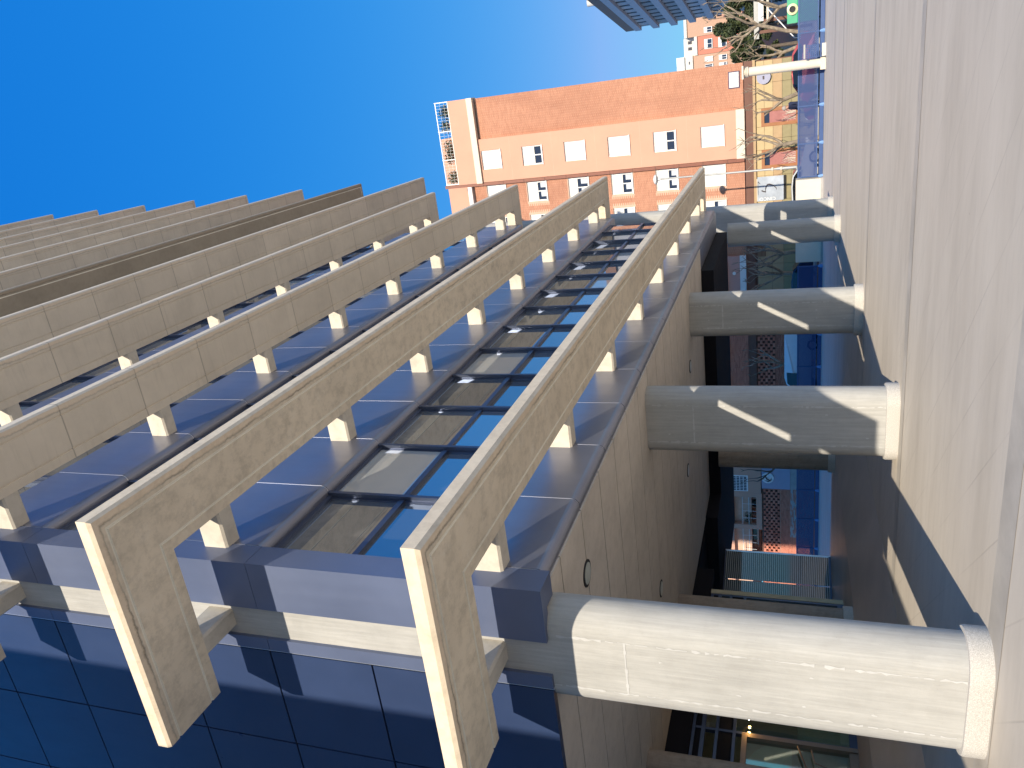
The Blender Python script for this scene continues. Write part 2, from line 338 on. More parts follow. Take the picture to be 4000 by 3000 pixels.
# ------------------------------------------------------------------ office tower
H = 3.455; XC, YO = 4.62, 3.26; FW = .83; X1, X2 = 28.5, 35.0; YF, XF = 4.56, 5.92; YE = 6.04; MOD = 1.445; XS = 6.28; YB = 16.6
tower = thing('office_tower', 'tall office tower with rows of projecting beige concrete fins on rounded concrete columns', 'building', (XF, YF, 0))
def xend(n): return (X1 if n <= 4 else X2)
FINPROF = [(0, .04), (.022, 0), (.145, 0), (.151, .014), (.171, .014), (.177, 0), (.672, 0), (.678, .014), (.698, .014), (.704, 0), (.83, 0), (.83, .30), (.03, .185), (0, .165)]
for n in range(1, 13):
    zb = 4.373 + (n-1)*H; xe = xend(n); k = len(FINPROF); mb = MB()
    def ring(fn): return [(*fn(d), zb+z) for d, z in FINPROF]
    paths = [lambda d: (XC+d, YE), lambda d: (XC+d, YO+d), lambda d: (xe-d, YO+d), lambda d: (xe-d, YE)]
    R = [ring(p) for p in paths]
    vs = [p for q in R for p in q]; mb.v = vs
    for j in range(3):
        for i in range(k):
            mb.f.append((j*k+i, j*k+(i+1) % k, (j+1)*k+(i+1) % k, (j+1)*k+i)); mb.m.append(1 if i in (2, 3, 4, 6, 7, 8) and n in (1, 2, 6) else 0)
    mb.f += [tuple(range(k))[::-1], tuple(3*k+i for i in range(k))]; mb.m += [0, 0]
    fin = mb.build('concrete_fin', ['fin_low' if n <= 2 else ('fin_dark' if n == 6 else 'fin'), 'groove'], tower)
    tag(fin, {1: 'lowest concrete fin, streaked and stained underneath', 2: 'second concrete fin with a dark stain line along its edge', 6: 'darker brown concrete fin'}.get(n))
    sec = [(-.125, .33), (-.125, .03), (-.10, .003), (.10, .003), (.125, .03), (.125, .33)]
    if n <= 6:
        j = 0
        while 6.30+2.89*j < xe-1.4:
            xb = 6.30+2.89*j; j += 1
            b = MB(); b.prism([(xb+u, zb+v) for u, v in sec], 'y', YO+FW-.04, YF+.02); b.build('bracket', 'bracket', fin)
    b = MB(); b.prism([(5.385+u, zb+v) for u, v in sec], 'x', XC+FW-.04, XF+.10); b.build('bracket', 'bracket', fin)
    b = MB(); b.prism([(5.385+u, zb+v) for u, v in sec], 'x', xe-FW+.04, xe-1.35); b.build('bracket', 'bracket', fin)
# spandrel panels, seams, windows
arc = [(YF+.10-.10*math.cos(t), 4.05-.10*math.sin(t)) for t in [math.radians(a) for a in range(0, 91, 15)]]
SEC = [(YF+.29, 5.32), (YF, 5.32)] + arc + [(YF+.29, 3.95)]
SECI = [(YF+.285, 5.31), (YF+.006, 5.31)] + [(y+.006, z+.006) for y, z in arc] + [(YF+.285, 3.956)]
off = woff(tower)
spm = MB().prism([(y-YF, z) for y, z in SEC], 'x', .010, MOD-.010).build('spandrel_panel', 'spandrel', data_only=True)
endw = 27.2-(XS+14*MOD)
def frame_mesh():
    m = MB(); m.box(-.028, .028, .085, .20, 5.30, 7.41)
    m.box(.03, MOD-.03, .125, .195, 5.32, 5.38); m.box(.03, MOD-.03, .125, .195, 6.262, 6.338); m.box(.03, MOD-.03, .125, .195, 7.34, 7.41)
    m.box(.03, .06, .145, .19, 5.38, 7.34); m.box(MOD-.06, MOD-.03, .145, .19, 5.38, 7.34)
    return m.build('window_frame', 'frame', data_only=True)
frm = frame_mesh()
pane_lo = MB().box(.06, MOD-.06, .168, .178, 5.38, 6.262).build('window_pane', 'pane', data_only=True)
pane_hi = MB().box(.06, MOD-.06, .168, .178, 6.338, 7.34).build('window_pane', 'pane', data_only=True)
far_sp = MB(); far_gl = MB()
for n in range(1, 13):
    nm = 14 if n <= 4 else 18; dz = (n-1)*H
    x9 = XS+nm*MOD
    xw = 27.2 if n <= 4 else 33.7
    if n <= 5:
        sm = MB(); sm.prism([(y, z+dz) for y, z in SECI], 'x', XS, x9); sm.build('seam_strip', 'alu', tower)
        for k in range(nm):
            o = link('spandrel_panel', spm, tower, (XS+k*MOD-off.x, 0, dz))
            if n <= 4 or n == 5:
                f = link('window_frame', frm, tower, (XS+k*MOD-off.x, 0, dz))
                for pm in (pane_lo, pane_hi):
                    p = link('window_pane', pm, f); p.rotation_euler = (random.gauss(0, .0022), 0, random.gauss(0, .003))
    else:
        far_sp.prism([(y, z+dz) for y, z in SEC], 'x', XS, x9); far_gl.box(XS, x9, YF+.235, YF+.25, 5.32+dz, 7.41+dz)
    MB().prism([(y, z+dz) for y, z in SEC], 'x', x9+.010, xw).build('end_panel', 'spandrel', tower)
tag(far_sp.build('upper_spandrel_bands', 'spandrel', tower), kind='stuff'); tag(far_gl.build('upper_window_bands', 'pane', tower), kind='stuff')
ZT = 4.373+11*H+.9
# corner cladding: one folded vertical sheet, in storey lengths
zs = [3.90] + [3.95+n*H for n in range(1, 12)] + [ZT]
for a, b in zip(zs[:-1], zs[1:]):
    m = MB(); m.prism([(XF, YF-.004), (XS-.012, YF-.004), (XS-.012, YF+.28), (XF+.14, YF+.28), (XF+.14, 5.18), (XF, 5.18)], 'z', a+.003, b-.003); m.build('corner_panel', 'corner', tower)
    m = MB(); m.box(XF+.012, XF+.25, 5.61, 5.775, a+.003, b-.003); m.build('cladding_strip', 'corner', tower)
    m = MB(); m.box(XF+.03, XF+.25, 5.775, 5.80, a, b); m.build('edge_trim', 'alu', tower)
# short facade panels
zj = [3.90, 6.05, 7.43, 8.81]
while zj[-1] < ZT-3: zj += [zj[-1]+2.075, zj[-1]+3.455]
ys = [5.80+i*MOD for i in range(11)]
for y0, y1 in zip(ys[:-1], ys[1:]):
    for a, b in zip(zj[:-1], zj[1:]):
        MB().box(XF+.028, XF+.12, y0+.012, y1-.012, a+.012, b-.012).build('cladding_panel', 'navy', tower)
# solid core behind the cladding
BOX('core_wall', 'frame', tower, XF+.125, 27.2, YF+.30, YB, 4.0, 17.6)
BOX('core_wall', 'frame', tower, XF+.125, 33.7, YF+.30, YB, 17.6, ZT-.3)
BOX('upper_soffit', 'soffit', tower, 27.25, 33.7, YF+.31, YB, 17.45, 17.59)
BOX('roof_slab', 'fin', tower, XF+.1, 33.9, YF+.1, YB, ZT-.29, ZT)
# soffit planks
xq = [6.06] + [6.72+.965*i for i in range(17)]
for a, b in zip(xq[:-1], xq[1:]):
    MB().box(a+.013, min(b-.013, 21.78), YF+.13, 12.48, 3.93, 3.985).build('soffit_panel', 'soffit', tower)
BOX('soffit_backing', 'black', tower, 6.06, 21.78, YF+.14, 12.47, 3.95, 3.99)
BOX('dark_fascia', 'darkmetal', tower, 21.8, 27.15, YF+.75, 12.40, 3.59, 3.989)
BOX('dark_fascia', 'darkmetal', tower, 20.35, 27.15, 12.41, YB, 3.59, 3.988)
BOX('dark_fascia', 'darkmetal', tower, 3.2+3.0, 17.9, 12.50, 12.8, 3.49, 3.985)
BOX('edge_panel', 'spandrel', tower, 21.8, 27.2, YF+.14, YF+.74, 3.94, 3.985)
BOX('core_ceiling', 'darkmetal', tower, 6.06, 20.34, 12.81, YB, 3.93, 3.987)
for (x, y) in ((7.64, 5.54), (12.43, 9.22), (17.05, 9.1), (18.4, 6.9)):
    d = MB().cyl(x, y, 3.918, 3.94, .17, n=24).build('downlight', 'black', tower)
    MB().cyl(x, y, 3.912, 3.93, .135, n=24).build('downlight_glass', 'lampglass', d)

def stadium(xf, y0, y1, R, grow=0, n=26):
    cx = xf+R; r = R+grow; P = []
    for i in range(n+1):
        t = math.radians(180+180*i/n); P.append((cx+r*math.cos(t), y0+r*math.sin(t)))
    P += [(cx+r, y0+.012), (cx+r, y1-.012)]
    for i in range(n+1):
        t = math.radians(180*i/n); P.append((cx+r*math.cos(t), y1+r*math.sin(t)))
    P += [(cx-r, y1-.012), (cx-r, y0+.012)]
    return P
def column(xf, y0, y1, R, z0, z1, mat='column', label=None, basemat='granite', details=True, seamz=3.13):
    c = MB().prism(stadium(xf, y0, y1, R), 'z', z0, z1).build('column', mat, tower, smooth=True)
    if label: tag(c, label)
    b = MB(); P1 = stadium(xf, y0, y1, R, .055); P2 = stadium(xf, y0, y1, R, .045)
    b.rings([[(x, y, z0-.01) for x, y in P1], [(x, y, z0+.165) for x, y in P1], [(x, y, z0+.185) for x, y in P2]]).build('column_base', basemat, c, smooth=True)
    if details:
        s = MB(); zt = min(z1, 3.9)
        for yy in (y0+.01, y1-.01):
            pts = []; N = 90
            for i in range(N):
                z = z0+.19 + (zt-z0-.19)*i/(N-1); w = .003+.008*abs(random.gauss(0, 1))*(.35+math.sin(i*.11+yy)**2); pts.append((z, w, random.gauss(0, .004)))
            for (za, wa, oa), (zb_, wb, ob) in zip(pts[:-1], pts[1:]):
                if random.random() < .22: continue
                s.add([(xf-.003, yy+oa-wa, za), (xf-.003, yy+oa+wa, za), (xf-.003, yy+ob+wb, zb_), (xf-.003, yy+ob-wb, zb_)], [(0, 1, 2, 3)])
        q = [y0-.0+(y1-y0)*i/14 for i in range(15)]
        for a, b2 in zip(q[:-1], q[1:]):
            w = random.uniform(.004, .02); s.add([(xf-.0032, a, seamz-w), (xf-.0032, b2, seamz-w), (xf-.0032, b2, seamz+w*.7), (xf-.0032, a, seamz+w*.7)], [(0, 1, 2, 3)])
        for zq in (.45, 1.0, 1.45, 2.1, 2.75, 3.45):
            for yy in (y0+.17, y1-.17):
                if random.random() < .6:
                    a0 = random.random()*6; yy2 = yy+random.gauss(0, .03); zc = zq+random.gauss(0, .06)
                    ring = [(xf-.0034, yy2+random.uniform(.006, .02)*math.cos(a0+t), zc+random.uniform(.010, .032)*math.sin(a0+t)) for t in [k*2*math.pi/7 for k in range(7)]]
                    s.add(ring, [tuple(range(7))])
        tag(s.build('lime_marks', 'seam', c), kind='stuff')
    return c
column(5.975, 5.11, 5.75, .26, 0, ZT-1, label='sunlit corner column rising up the whole short side')
column(12.14, 5.25, 5.95, .24, 0, 3.96, label='second column with a diagonal bar of sunlight')
column(18.68, 5.42, 6.02, .26, 0, 3.96, label='third column, shaded, with a bar of sunlight')
column(27.6, 5.42, 5.72, .26, 0, 3.60, label='slim shaded column near the far end', details=False)
column(32.2, 5.62, 6.5, .32, 0, 17.5, label='tall free-standing end column with patches of sunlight', details=False)
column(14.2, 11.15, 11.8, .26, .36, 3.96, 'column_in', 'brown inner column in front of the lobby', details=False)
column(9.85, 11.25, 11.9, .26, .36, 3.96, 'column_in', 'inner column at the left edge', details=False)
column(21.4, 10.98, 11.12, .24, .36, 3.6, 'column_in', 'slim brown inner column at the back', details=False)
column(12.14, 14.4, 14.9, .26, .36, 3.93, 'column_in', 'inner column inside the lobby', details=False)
# lobby
lob = thing('glazed_lobby', 'dark glazed lobby front with a bronze door under the tower', 'lobby', (8.0, 12.55, .36))
fx = [6.2, 8.0, 9.7, 10.9, 12.45, 13.6, 14.9, 16.0, 16.9]
for a, b in zip(fx[:-1], fx[1:]):
    if abs(a-10.9) < .01: continue
    BOX('glass_pane', 'lobbyglass', lob, a+.03, b-.03, 12.60, 12.615, .50, 2.62)
    BOX('glass_pane', 'lobbyglass', lob, a+.03, b-.03, 12.60, 12.615, 3.02, 3.22)
for x in fx: BOX('mullion', 'frame', lob, x-.03, x+.03, 12.57, 12.66, .36, 3.48)
for z0, z1 in ((.36, .50), (2.62, 2.68), (2.96, 3.02), (3.22, 3.30), (3.42, 3.48)): BOX('rail', 'frame', lob, 6.2, 16.93, 12.565, 12.645, z0, z1)
for k, (a, b) in enumerate(zip(fx[:-1], fx[1:])): BOX('sign_panel', 'darkmetal', lob, a+.032, b-.032, 12.59, 12.60, 2.685, 2.955)
BOX('sign_panel', 'darkmetal', lob, 6.2, 16.93, 12.60, 12.61, 3.305, 3.418)
d = MB(); d.box(10.95, 11.05, 12.52, 12.68, .36, 2.5); d.box(12.32, 12.42, 12.52, 12.68, .36, 2.5); d.box(11.05, 12.32, 12.52, 12.68, 2.4, 2.5); d.box(11.05, 12.32, 12.55, 12.66, .36, .52)
dd = d.build('door_frame', 'bronze', lob)
BOX('door_pane', 'lobbyglass', dd, 11.05, 12.32, 12.6, 12.615, .52, 2.4)
d = MB(); d.tube([(11.15, 12.50, .9), (11.6, 12.50, 1.05), (11.75, 12.5, 1.3), (12.25, 12.5, 1.45)], .018); d.tube([(11.7, 12.50, .6), (11.9, 12.50, 1.15), (12.2, 12.5, 1.2)], .015); d.build('door_handle', 'bronze', dd)
text_part('letter', 'S', .42, 'letter_dark', lob, (12.95, 12.53, 2.83), (1, 0, 0), (0, 0, 1))
text_part('letter', 'H', .16, 'letter_dark', lob, (13.1, 12.575, 2.52), (1, 0, 0), (0, 0, 1))
BOX('side_wall', 'interior', lob, 16.94, 17.1, 12.56, 16.4, .36, 3.92); BOX('back_wall', 'interior', lob, 6.2, 16.93, 16.2, 16.35, .36, 3.92)
ar = MB(); ar.prism([(13.0+.75*math.cos(t), 1.55+.9*math.sin(t)) for t in [math.radians(a) for a in range(0, 181, 15)]], 'y', 14.0, 14.1); ar.build('arch_panel', 'interior2', lob)
dk = thing('reception_desk', 'pale green reception desk behind the lobby glass', 'desk', (14.6, 14.1, .36))
BOX('counter_top', 'interior2', dk, 13.55, 15.65, 13.85, 14.45, 1.36, 1.42); BOX('counter_front', 'interior2', dk, 13.6, 15.6, 13.9, 14.4, .36, 1.357)
BOX('lobby_floor', 'ramp', lob, 6.2, 16.93, 12.66, 16.2, .362, .368)
for k, (yy, cc) in enumerate(((13.2, 'salmon2'), (14.6, 'bluelight'), (15.6, 'brown'))): BOX('wall_panel', cc, lob, 16.90, 16.938, yy, yy+.9, .9+.2*k, 2.7)
lp = thing('lobby_lamp', 'small brass lamp with four lit bulbs beside the lobby door', 'lamp', (12.75, 12.35, 3.93))
m = MB(); m.cyl(12.75, 12.35, 2.5, 3.93, .008, n=6)
for k in range(4):
    a = k*math.pi/2+.4; m.tube([(12.75, 12.35, 2.5), (12.75+.12*math.cos(a), 12.35+.06*math.sin(a), 2.46), (12.75+.15*math.cos(a), 12.35+.08*math.sin(a), 2.4)], .008, 5)
m.build('lamp_arm', 'bronze', lp)
for k in range(4):
    a = k*math.pi/2+.4; cx, cy = 12.75+.15*math.cos(a), 12.35+.08*math.sin(a)
    MB().rings([[(cx+.02*s*math.cos(t), cy+.02*s*math.sin(t), 2.40-.05*u) for t in [q*math.pi/3 for q in range(6)]] for s, u in ((.4, 0), (1, .4), (1, .7), (.3, 1))]).build('bulb', 'bulb', lp)
sc = thing('glass_screen', 'glass screen with pale horizontal stripes behind the brown inner column', 'screen', (22.6, 15.0, .36))
dv = Vector((-.934, .356, 0)); nv = Vector((.356, .934, 0))
def scr(u0, u1, v0, v1, z0, z1):
    o = Vector((22.6, 15.0, 0)); return MB().prism([tuple((o+dv*u+nv*v).xy) for u, v in ((u0, v0), (u1, v0), (u1, v1), (u0, v1))], 'z', z0, z1)
for k in range(3):
    scr(k*1.1+.02, k*1.1+1.08, 0, .012, .42, 3.56).build('glass_pane', 'striped', sc)
scr(-.03, .0, -.02, .05, .36, 3.58).build('post', 'alu', sc); scr(0, 3.3, -.02, .04, .36, .42).build('rail', 'frame', sc); scr(0, 3.3, -.02, .04, 3.56, 3.585).build('rail', 'frame', sc)

# neighbouring block left of the view: its corner throws the straight shadow edge over the navy panels and the floor
nb_ = thing('neighbour_block', 'plain block out of view on the left whose shadow covers the navy panels', 'building', (-6, 2.92, 0))
BOX('wall', 'stone', nb_, -26, -6.0, 2.92, 40, 0, 27)
for i in range(8):
    for k in range(8):
        MB().box(-6.04, -5.99, 4.0+k*3.2, 5.6+k*3.2, 1.2+3.2*i, 2.9+3.2*i).build('window', 'wpane', nb_)
BOX('parapet', 'stone', nb_, -26.1, -5.9, 2.85, 40.1, 27.003, 27.9)
# ------------------------------------------------------------------ town buildings
def brick_field(name, parent, x, y0, y1, z0, z1, mat, back, holes=(), bl=.29, bh=.055, j=.015, gap=None, proud=.012):
    ym, zm = (gap or bl+j), bh+j
    rows = int((z1-z0)/zm); V = []; T = []
    for r_ in range(rows):
        z = z0+r_*zm; o = (r_ % 2)*ym*.5
        k = np.arange(int((y1-y0)/ym)+2); a = y0-o+k*ym; b = np.minimum(a+bl, y1); a = np.maximum(a, y0)
        for p, q in zip(a, b):
            if q-p < .03: continue
            if any(q > h[0] and p < h[1] and z+bh > h[2] and z < h[3] for h in holes): continue
            V.append((p, q, z, z+bh)); T.append(random.random())
    if V:
        V = np.array(V); n = len(V); xf_ = x-proud*(.75+.25*RNG.random(n)); P = np.zeros((n, 8, 3))
        P[:, :4, 0] = xf_[:, None]; P[:, 4:, 0] = x
        for i, (yi, zi) in enumerate(((0, 2), (1, 2), (1, 3), (0, 3))):
            P[:, i, 1] = V[:, yi]; P[:, i, 2] = V[:, zi]; P[:, i+4, 1] = V[:, yi]; P[:, i+4, 2] = V[:, zi]
        F = np.array([(3, 2, 1, 0), (0, 1, 5, 4), (1, 2, 6, 5), (2, 3, 7, 6), (3, 0, 4, 7)])
        F = (F[None]+8*np.arange(n)[:, None, None]).reshape(-1, 4); w = woff(parent)
        me = bpy.data.meshes.new(name); me.from_pydata((P.reshape(-1, 3)-np.array(w)).tolist(), [], F.tolist()); me.materials.append(MATS[mat])
        at = me.attributes.new('tint', 'FLOAT', 'FACE'); at.data.foreach_set('value', np.repeat(np.array(T), 5).astype('f'))
        tag(link(name, me, parent), kind='stuff')
    if back: BOX('wall', back, parent, x, x+.4, y0, y1, z0, z1)
def window(parent, x, y0, y1, z0, z1, closed=1.0, parts=2, curtain=False):
    f = MB(); t = .05
    for a in ((y0, y1, z0, z0+t), (y0, y1, z1-t, z1), (y0, y0+t, z0+t, z1-t), (y1-t, y1, z0+t, z1-t)): f.box(x-.06, x+.02, *a)
    f.box(x-.20, x-.0, y0-.03, y1+.03, z0-.05, z0-.004)
    w = f.build('window', 'white', parent)
    zs_ = z1-t-(z1-z0-2*t)*closed
    if closed > .02: BOX('shutter', 'shutter', w, x-.04, x+.01, y0+t, y1-t, zs_, z1-t)
    if closed < .98:
        step = (y1-y0-2*t)/parts
        for k in range(parts):
            a = y0+t+k*step; BOX('pane', 'wpane', w, x-.022, x+.01, a+.035, a+step-.035, z0+t+.035, zs_-.02)
            m = MB(); m.box(x-.035, x+.01, a, a+.035, z0+t, zs_); m.box(x-.035, x+.01, a+step-.035, a+step, z0+t, zs_); m.box(x-.034, x+.01, a+.035, a+step-.035, z0+t, z0+t+.035); m.build('sash', 'white', w)
            if curtain: BOX('curtain', 'curtain', w, x-.026, x-.0225, a+.05, a+step*.62, z0+t+.05, z0+(zs_-z0)*.7)
    return w
BX = 52.0
def holed_wall(parent, mat, x0, x1, y0, y1, z0, z1, cols, rows):
    ys_ = [y0] + [v for c in cols for v in c] + [y1]
    for a, b in zip(ys_[::2], ys_[1::2]): BOX('wall', mat, parent, x0, x1, a, b, z0, z1)
    zs_ = [z0] + [v for c in rows for v in c] + [z1]
    for a, b in cols:
        for c, d in zip(zs_[::2], zs_[1::2]): BOX('wall', mat, parent, x0+.0015, x1, a, b, c, d)
apt = thing('apartment_building', 'orange brick apartment block with salmon bay and white roller shutters', 'building', (BX, 0, 0))
FL = [5.40+2.955*i for i in range(6)]
hol1 = []
brick_field('brick_wall', apt, BX, .05, 2.70, 4.20, 21.6, 'brick', 'mortar')
h2 = [(5.87, 7.2, z, z+1.41) for z in FL]; h3 = [(8.09, 9.42, z, z+1.41) for z in FL]
brick_field('brick_wall', apt, BX, 5.82, 11.75, 4.20, 22.6, 'brick', None, holes=[(a-.03, b+.03, c-.07, d+.02) for a, b, c, d in h2+h3])
holed_wall(apt, 'mortar', BX, BX+.4, 5.82, 11.75, 4.2, 22.6, [(5.87, 7.2), (8.09, 9.42)], [(z, z+1.41) for z in FL])
holed_wall(apt, 'pink', BX-.22, BX+.4, 2.70, 5.58, 4.66, 21.70, [(3.47, 4.73)], [(z, z+1.41) for z in FL])
for i in range(1, 6): BOX('bay_joint', 'mortar', apt, BX-.222, BX-.2, 2.70, 5.58, FL[i]-.72, FL[i]-.705)
BOX('white_band', 'cream', apt, BX-.24, BX+.4, 2.68, 5.60, 4.15, 4.655)
for i, z in enumerate(FL):
    window(apt, BX-.08, 3.47, 4.73, z, z+1.41, [1, .62, 1, 1, .62, 1][i])
    window(apt, BX+.13, 5.87, 7.2, z, z+1.41, [1, .6, .55, .45, .55, 1][i], curtain=True)
    window(apt, BX+.13, 8.09, 9.42, z, z+1.41, [.5, .55, .5, .4, .55, .8][i], curtain=True)
BOX('parapet_band', 'cream', apt, BX-.36, BX+.4, -.02, 5.62, 21.71, 22.12); BOX('parapet', 'pink', apt, BX-.30, BX+.3, .0, 5.60, 22.125, 23.5)
BOX('downpipe', 'rust', apt, BX-.24, BX-.02, 5.60, 5.80, 4.2, 24.6)
for i in range(12): BOX('pipe_joint', 'brown', apt, BX-.25, BX-.02, 5.59, 5.81, 5.2+1.5*i, 5.24+1.5*i)
rl = MB(); rl.box(BX-.25, BX-.21, .0, 5.55, 24.42, 24.48); rl.box(BX-.25, BX-.21, .0, 5.55, 23.52, 23.56)
for k in range(28): rl.box(BX-.235, BX-.225, .02+k*.2, .03+k*.2, 23.56, 24.42)
for z in (23.8, 24.1): rl.box(BX-.234, BX-.226, .0, 5.55, z, z+.01)
for y in (.0, 1.9, 3.8, 5.5): rl.box(BX-.26, BX-.20, y, y+.06, 23.5, 24.5)
tag(rl.build('terrace_railing', 'white', apt), 'white terrace railing on the roof edge')
def leaf_clump(mb, c, rad, n, size, squash=1.0):
    c = np.array(c); d = RNG.normal(size=(n, 3)); d /= np.linalg.norm(d, axis=1)[:, None]; rr = RNG.random(n)**.45
    P = c + d*np.array([rad, rad, rad*squash])*rr[:, None]
    A = RNG.normal(size=(n, 3)); A /= np.linalg.norm(A, axis=1)[:, None]; B = np.cross(A, RNG.normal(size=(n, 3))); B /= np.linalg.norm(B, axis=1)[:, None]
    sz = size*(.6+.8*RNG.random(n))[:, None]
    k = len(mb.v)
    Q = np.stack([P-A*sz, P+B*sz*.5, P+A*sz, P-B*sz*.5], 1).reshape(-1, 3)
    mb.v += [tuple(q) for q in Q]; mb.f += [(k+4*i, k+4*i+1, k+4*i+2, k+4*i+3) for i in range(n)]; mb.m += [0]*n
for i, y in enumerate((.7, 1.6, 3.0, 3.7, 5.1)):
    sh = thing('terrace_shrub', ['shrub behind the terrace railing at the roof corner', 'second shrub from the roof corner behind the railing', 'middle shrub behind the roof terrace railing', 'fourth shrub from the corner behind the roof railing', 'shrub at the downpipe end of the roof terrace'][i], 'shrub', (BX+.2, y, 23.5), 'shrubs on the roof terrace')
    m = MB(); leaf_clump(m, (BX+.2, y, 24.0), .5, 500, .06, .9); m.build('foliage', 'leaf', sh, norm=False); MB().cyl(BX+.2, y, 23.5, 23.75, .16, .2, 10).build('pot', 'rust', sh)
BOX('rear_block', 'mortar', apt, BX+.401, BX+9, .06, 5.6, 4.2, 23.4); BOX('rear_block', 'mortar', apt, BX+.401, BX+9, 5.61, 38.0, 4.2, 22.6)
BOX('set_back_storey', 'pink', apt, BX+1.6, BX+8, 2.5, 11, 22.61, 25.2); BOX('roof_edge', 'white', apt, BX-.28, BX+.5, 5.81, 11.75, 22.61, 22.9)
# ground floor
BOX('cornice', 'brown', apt, BX-.10, BX+.4, .02, 25.2, 3.66, 4.14); BOX('cornice_band', 't_orange', apt, BX-.12, BX+.4, .0, 9.3, 3.50, 3.655)
BOX('wall', 'brown', apt, BX+.05, BX+.42, .05, 9.3, .12, 3.499); BOX('wall', 'brown', apt, BX+.05, BX+.42, 9.3, 25.2, .12, 3.658)
ty = [.1, 1.35, 2.80, 3.87, 4.6, 5.24, 6.38, 6.8, 8.3, 9.3]; tz = [.14, .95, 1.45, 1.97, 2.5, 3.0, 3.49]
for a, b in zip(ty[:-1], ty[1:]):
    for i, (c, d) in enumerate(zip(tz[:-1], tz[1:])):
        if (abs(a-2.80) < .01 or abs(a-5.24) < .01) and i >= 1 and c < 3.0: continue
        MB().box(BX-.02, BX+.05, a+.008, b-.008, c+.008, d-.008).build('wall_tile', ['t_olive', 't_olive', 't_olive', 't_orange', 't_yellow', 't_yellow'][i], apt)
for a, b in ((2.80, 3.87), (5.24, 6.38)):
    m = MB(); m.box(BX-.05, BX+.06, a, b, 3.0, 3.18); m.box(BX-.05, BX+.06, a, b, 1.0, 1.18); m.box(BX-.05, BX+.06, a, a+.2, 1.18, 3.0); m.box(BX-.05, BX+.06, b-.2, b, 1.18, 3.0)
    w = m.build('shop_window', 'door_frame', apt); BOX('pane', 'pinkglass', w, BX+.0, BX+.02, a+.2, b-.2, 1.18, 2.7); BOX('fanlight', 'wpane', w, BX+.0, BX+.021, a+.2, b-.2, 2.7, 3.0)
    gr = MB()
    for k in range(16):
        yb = random.uniform(a+.25, b-.25); gr.tube([(BX-.03, yb, 1.2), (BX-.05, yb+random.uniform(-.15, .15), 1.2+random.uniform(.2, .45)), (BX-.06, yb+random.uniform(-.3, .3), 1.3+random.uniform(.3, .8))], [.012, .01, .004], 4)
    tag(gr.build('dried_plant', 'cream', w), kind='stuff')
# left half, seen through the undercroft
brick_field('brick_wall', apt, BX, 11.75, 25.2, 4.2, 8.2, 'redbrick', 'mortar_red', holes=[(11.76, 14.35, 4.2, 8.2), (17.85, 19.3, 5.45, 7.1), (20.15, 21.6, 5.45, 7.1), (23.2, 24.6, 5.45, 7.1)])
BOX('wall', 'mortar', apt, BX, BX+.4, 11.75, 25.2, 8.2, 22.6)
BOX('salmon_bay', 'pink_grey', apt, BX-.2, BX+.3, 11.77, 14.32, 4.62, 20.0); BOX('white_band', 'white', apt, BX-.22, BX+.3, 11.75, 14.34, 4.22, 4.61)
window(apt, BX-.2, 12.15, 14.27, 5.5, 7.0, 0, 3); window(apt, BX, 17.86, 19.26, 5.55, 7.0, 0, 2); window(apt, BX, 20.18, 21.55, 5.55, 7.0, .4, 2); window(apt, BX, 23.25, 24.5, 5.55, 7.0, .4, 2)
m = MB().cylx(BX-.22, BX-.15, 12.9, 4.98, .11).build('vent_ring', 'white', apt)
BOX('wire_conduit', 'rust', apt, BX-.14, BX-.11, 9.3, 25.2, 4.145, 4.19)
brick_field('brick_wall', apt, BX-.02, 14.3, 25.2, .14, 2.45, 'redbrick', None)
brick_field('lattice_wall', apt, BX-.02, 16.0, 25.2, 2.46, 3.62, 'redbrick', None, bl=.30, bh=.15, j=.012, gap=.46, proud=.05)
brick_field('brick_wall', apt, BX-.02, 14.3, 16.0, 2.46, 3.62, 'redbrick', None)
for i, (c, d) in enumerate(((.14, 1.1), (1.1, 1.9), (1.9, 2.6), (2.6, 3.49))):
    for a in (10.6, 11.5, 12.4, 13.3): MB().box(BX-.02, BX+.049, a+.008, a+.892, c+.008, d-.008).build('wall_tile', ['t_olive', 't_olive', 't_orange', 't_orange'][i], apt)
BOX('shop_door', 'door_frame', apt, BX-.03, BX+.05, 9.4, 10.5, .14, 2.9); m = MB()
for k in range(6): m.box(BX-.05, BX-.0, 10.7, 11.9, 3.0+.08*k, 3.05+.08*k)
m.build('vent_grille', 'brown', apt)
# plaque and shop sign fixed to the facade
pl = thing('tile_plaque', 'white tiled street name plaque with dark blue border on the brick wall', 'sign', (BX-.02, .96, 4.42))
BOX('border', 'inkblue', pl, BX-.045, BX-.014, .48, 1.45, 4.40, 5.06)
for i in range(3):
    for k in range(2): BOX('tile', 'tilewhite', pl, BX-.052, BX-.046, .53+.29*i+.002, .53+.29*(i+1)-.002, 4.45+.28*k+.002, 4.45+.28*(k+1)-.002)
text_part('lettering', 'Gta.', .20, 'inkgrey', pl, (BX-.054, .92, 4.88), (0, -1, 0), (0, 0, 1), .001)
m = MB()
def scribble(y0, y1, z, amp, n):
    for k in range(n):
        a = y0+(y1-y0)*k/n; m.tube([(BX-.055, a, z), (BX-.055, a+.03, z+amp*random.uniform(.4, 1)), (BX-.055, a+(y1-y0)/n*.8, z-amp*.2)], .007, 4)
scribble(.60, 1.30, 4.66, .13, 9); scribble(.62, 1.28, 4.50, .05, 7); tag(m.build('script_line', 'inkgrey', pl), kind='stuff')
sg = thing('shop_sign', 'large silver shop sign with a dark numeral five beside the lamp post', 'sign', (BX-.02, 7.4, 1.9))
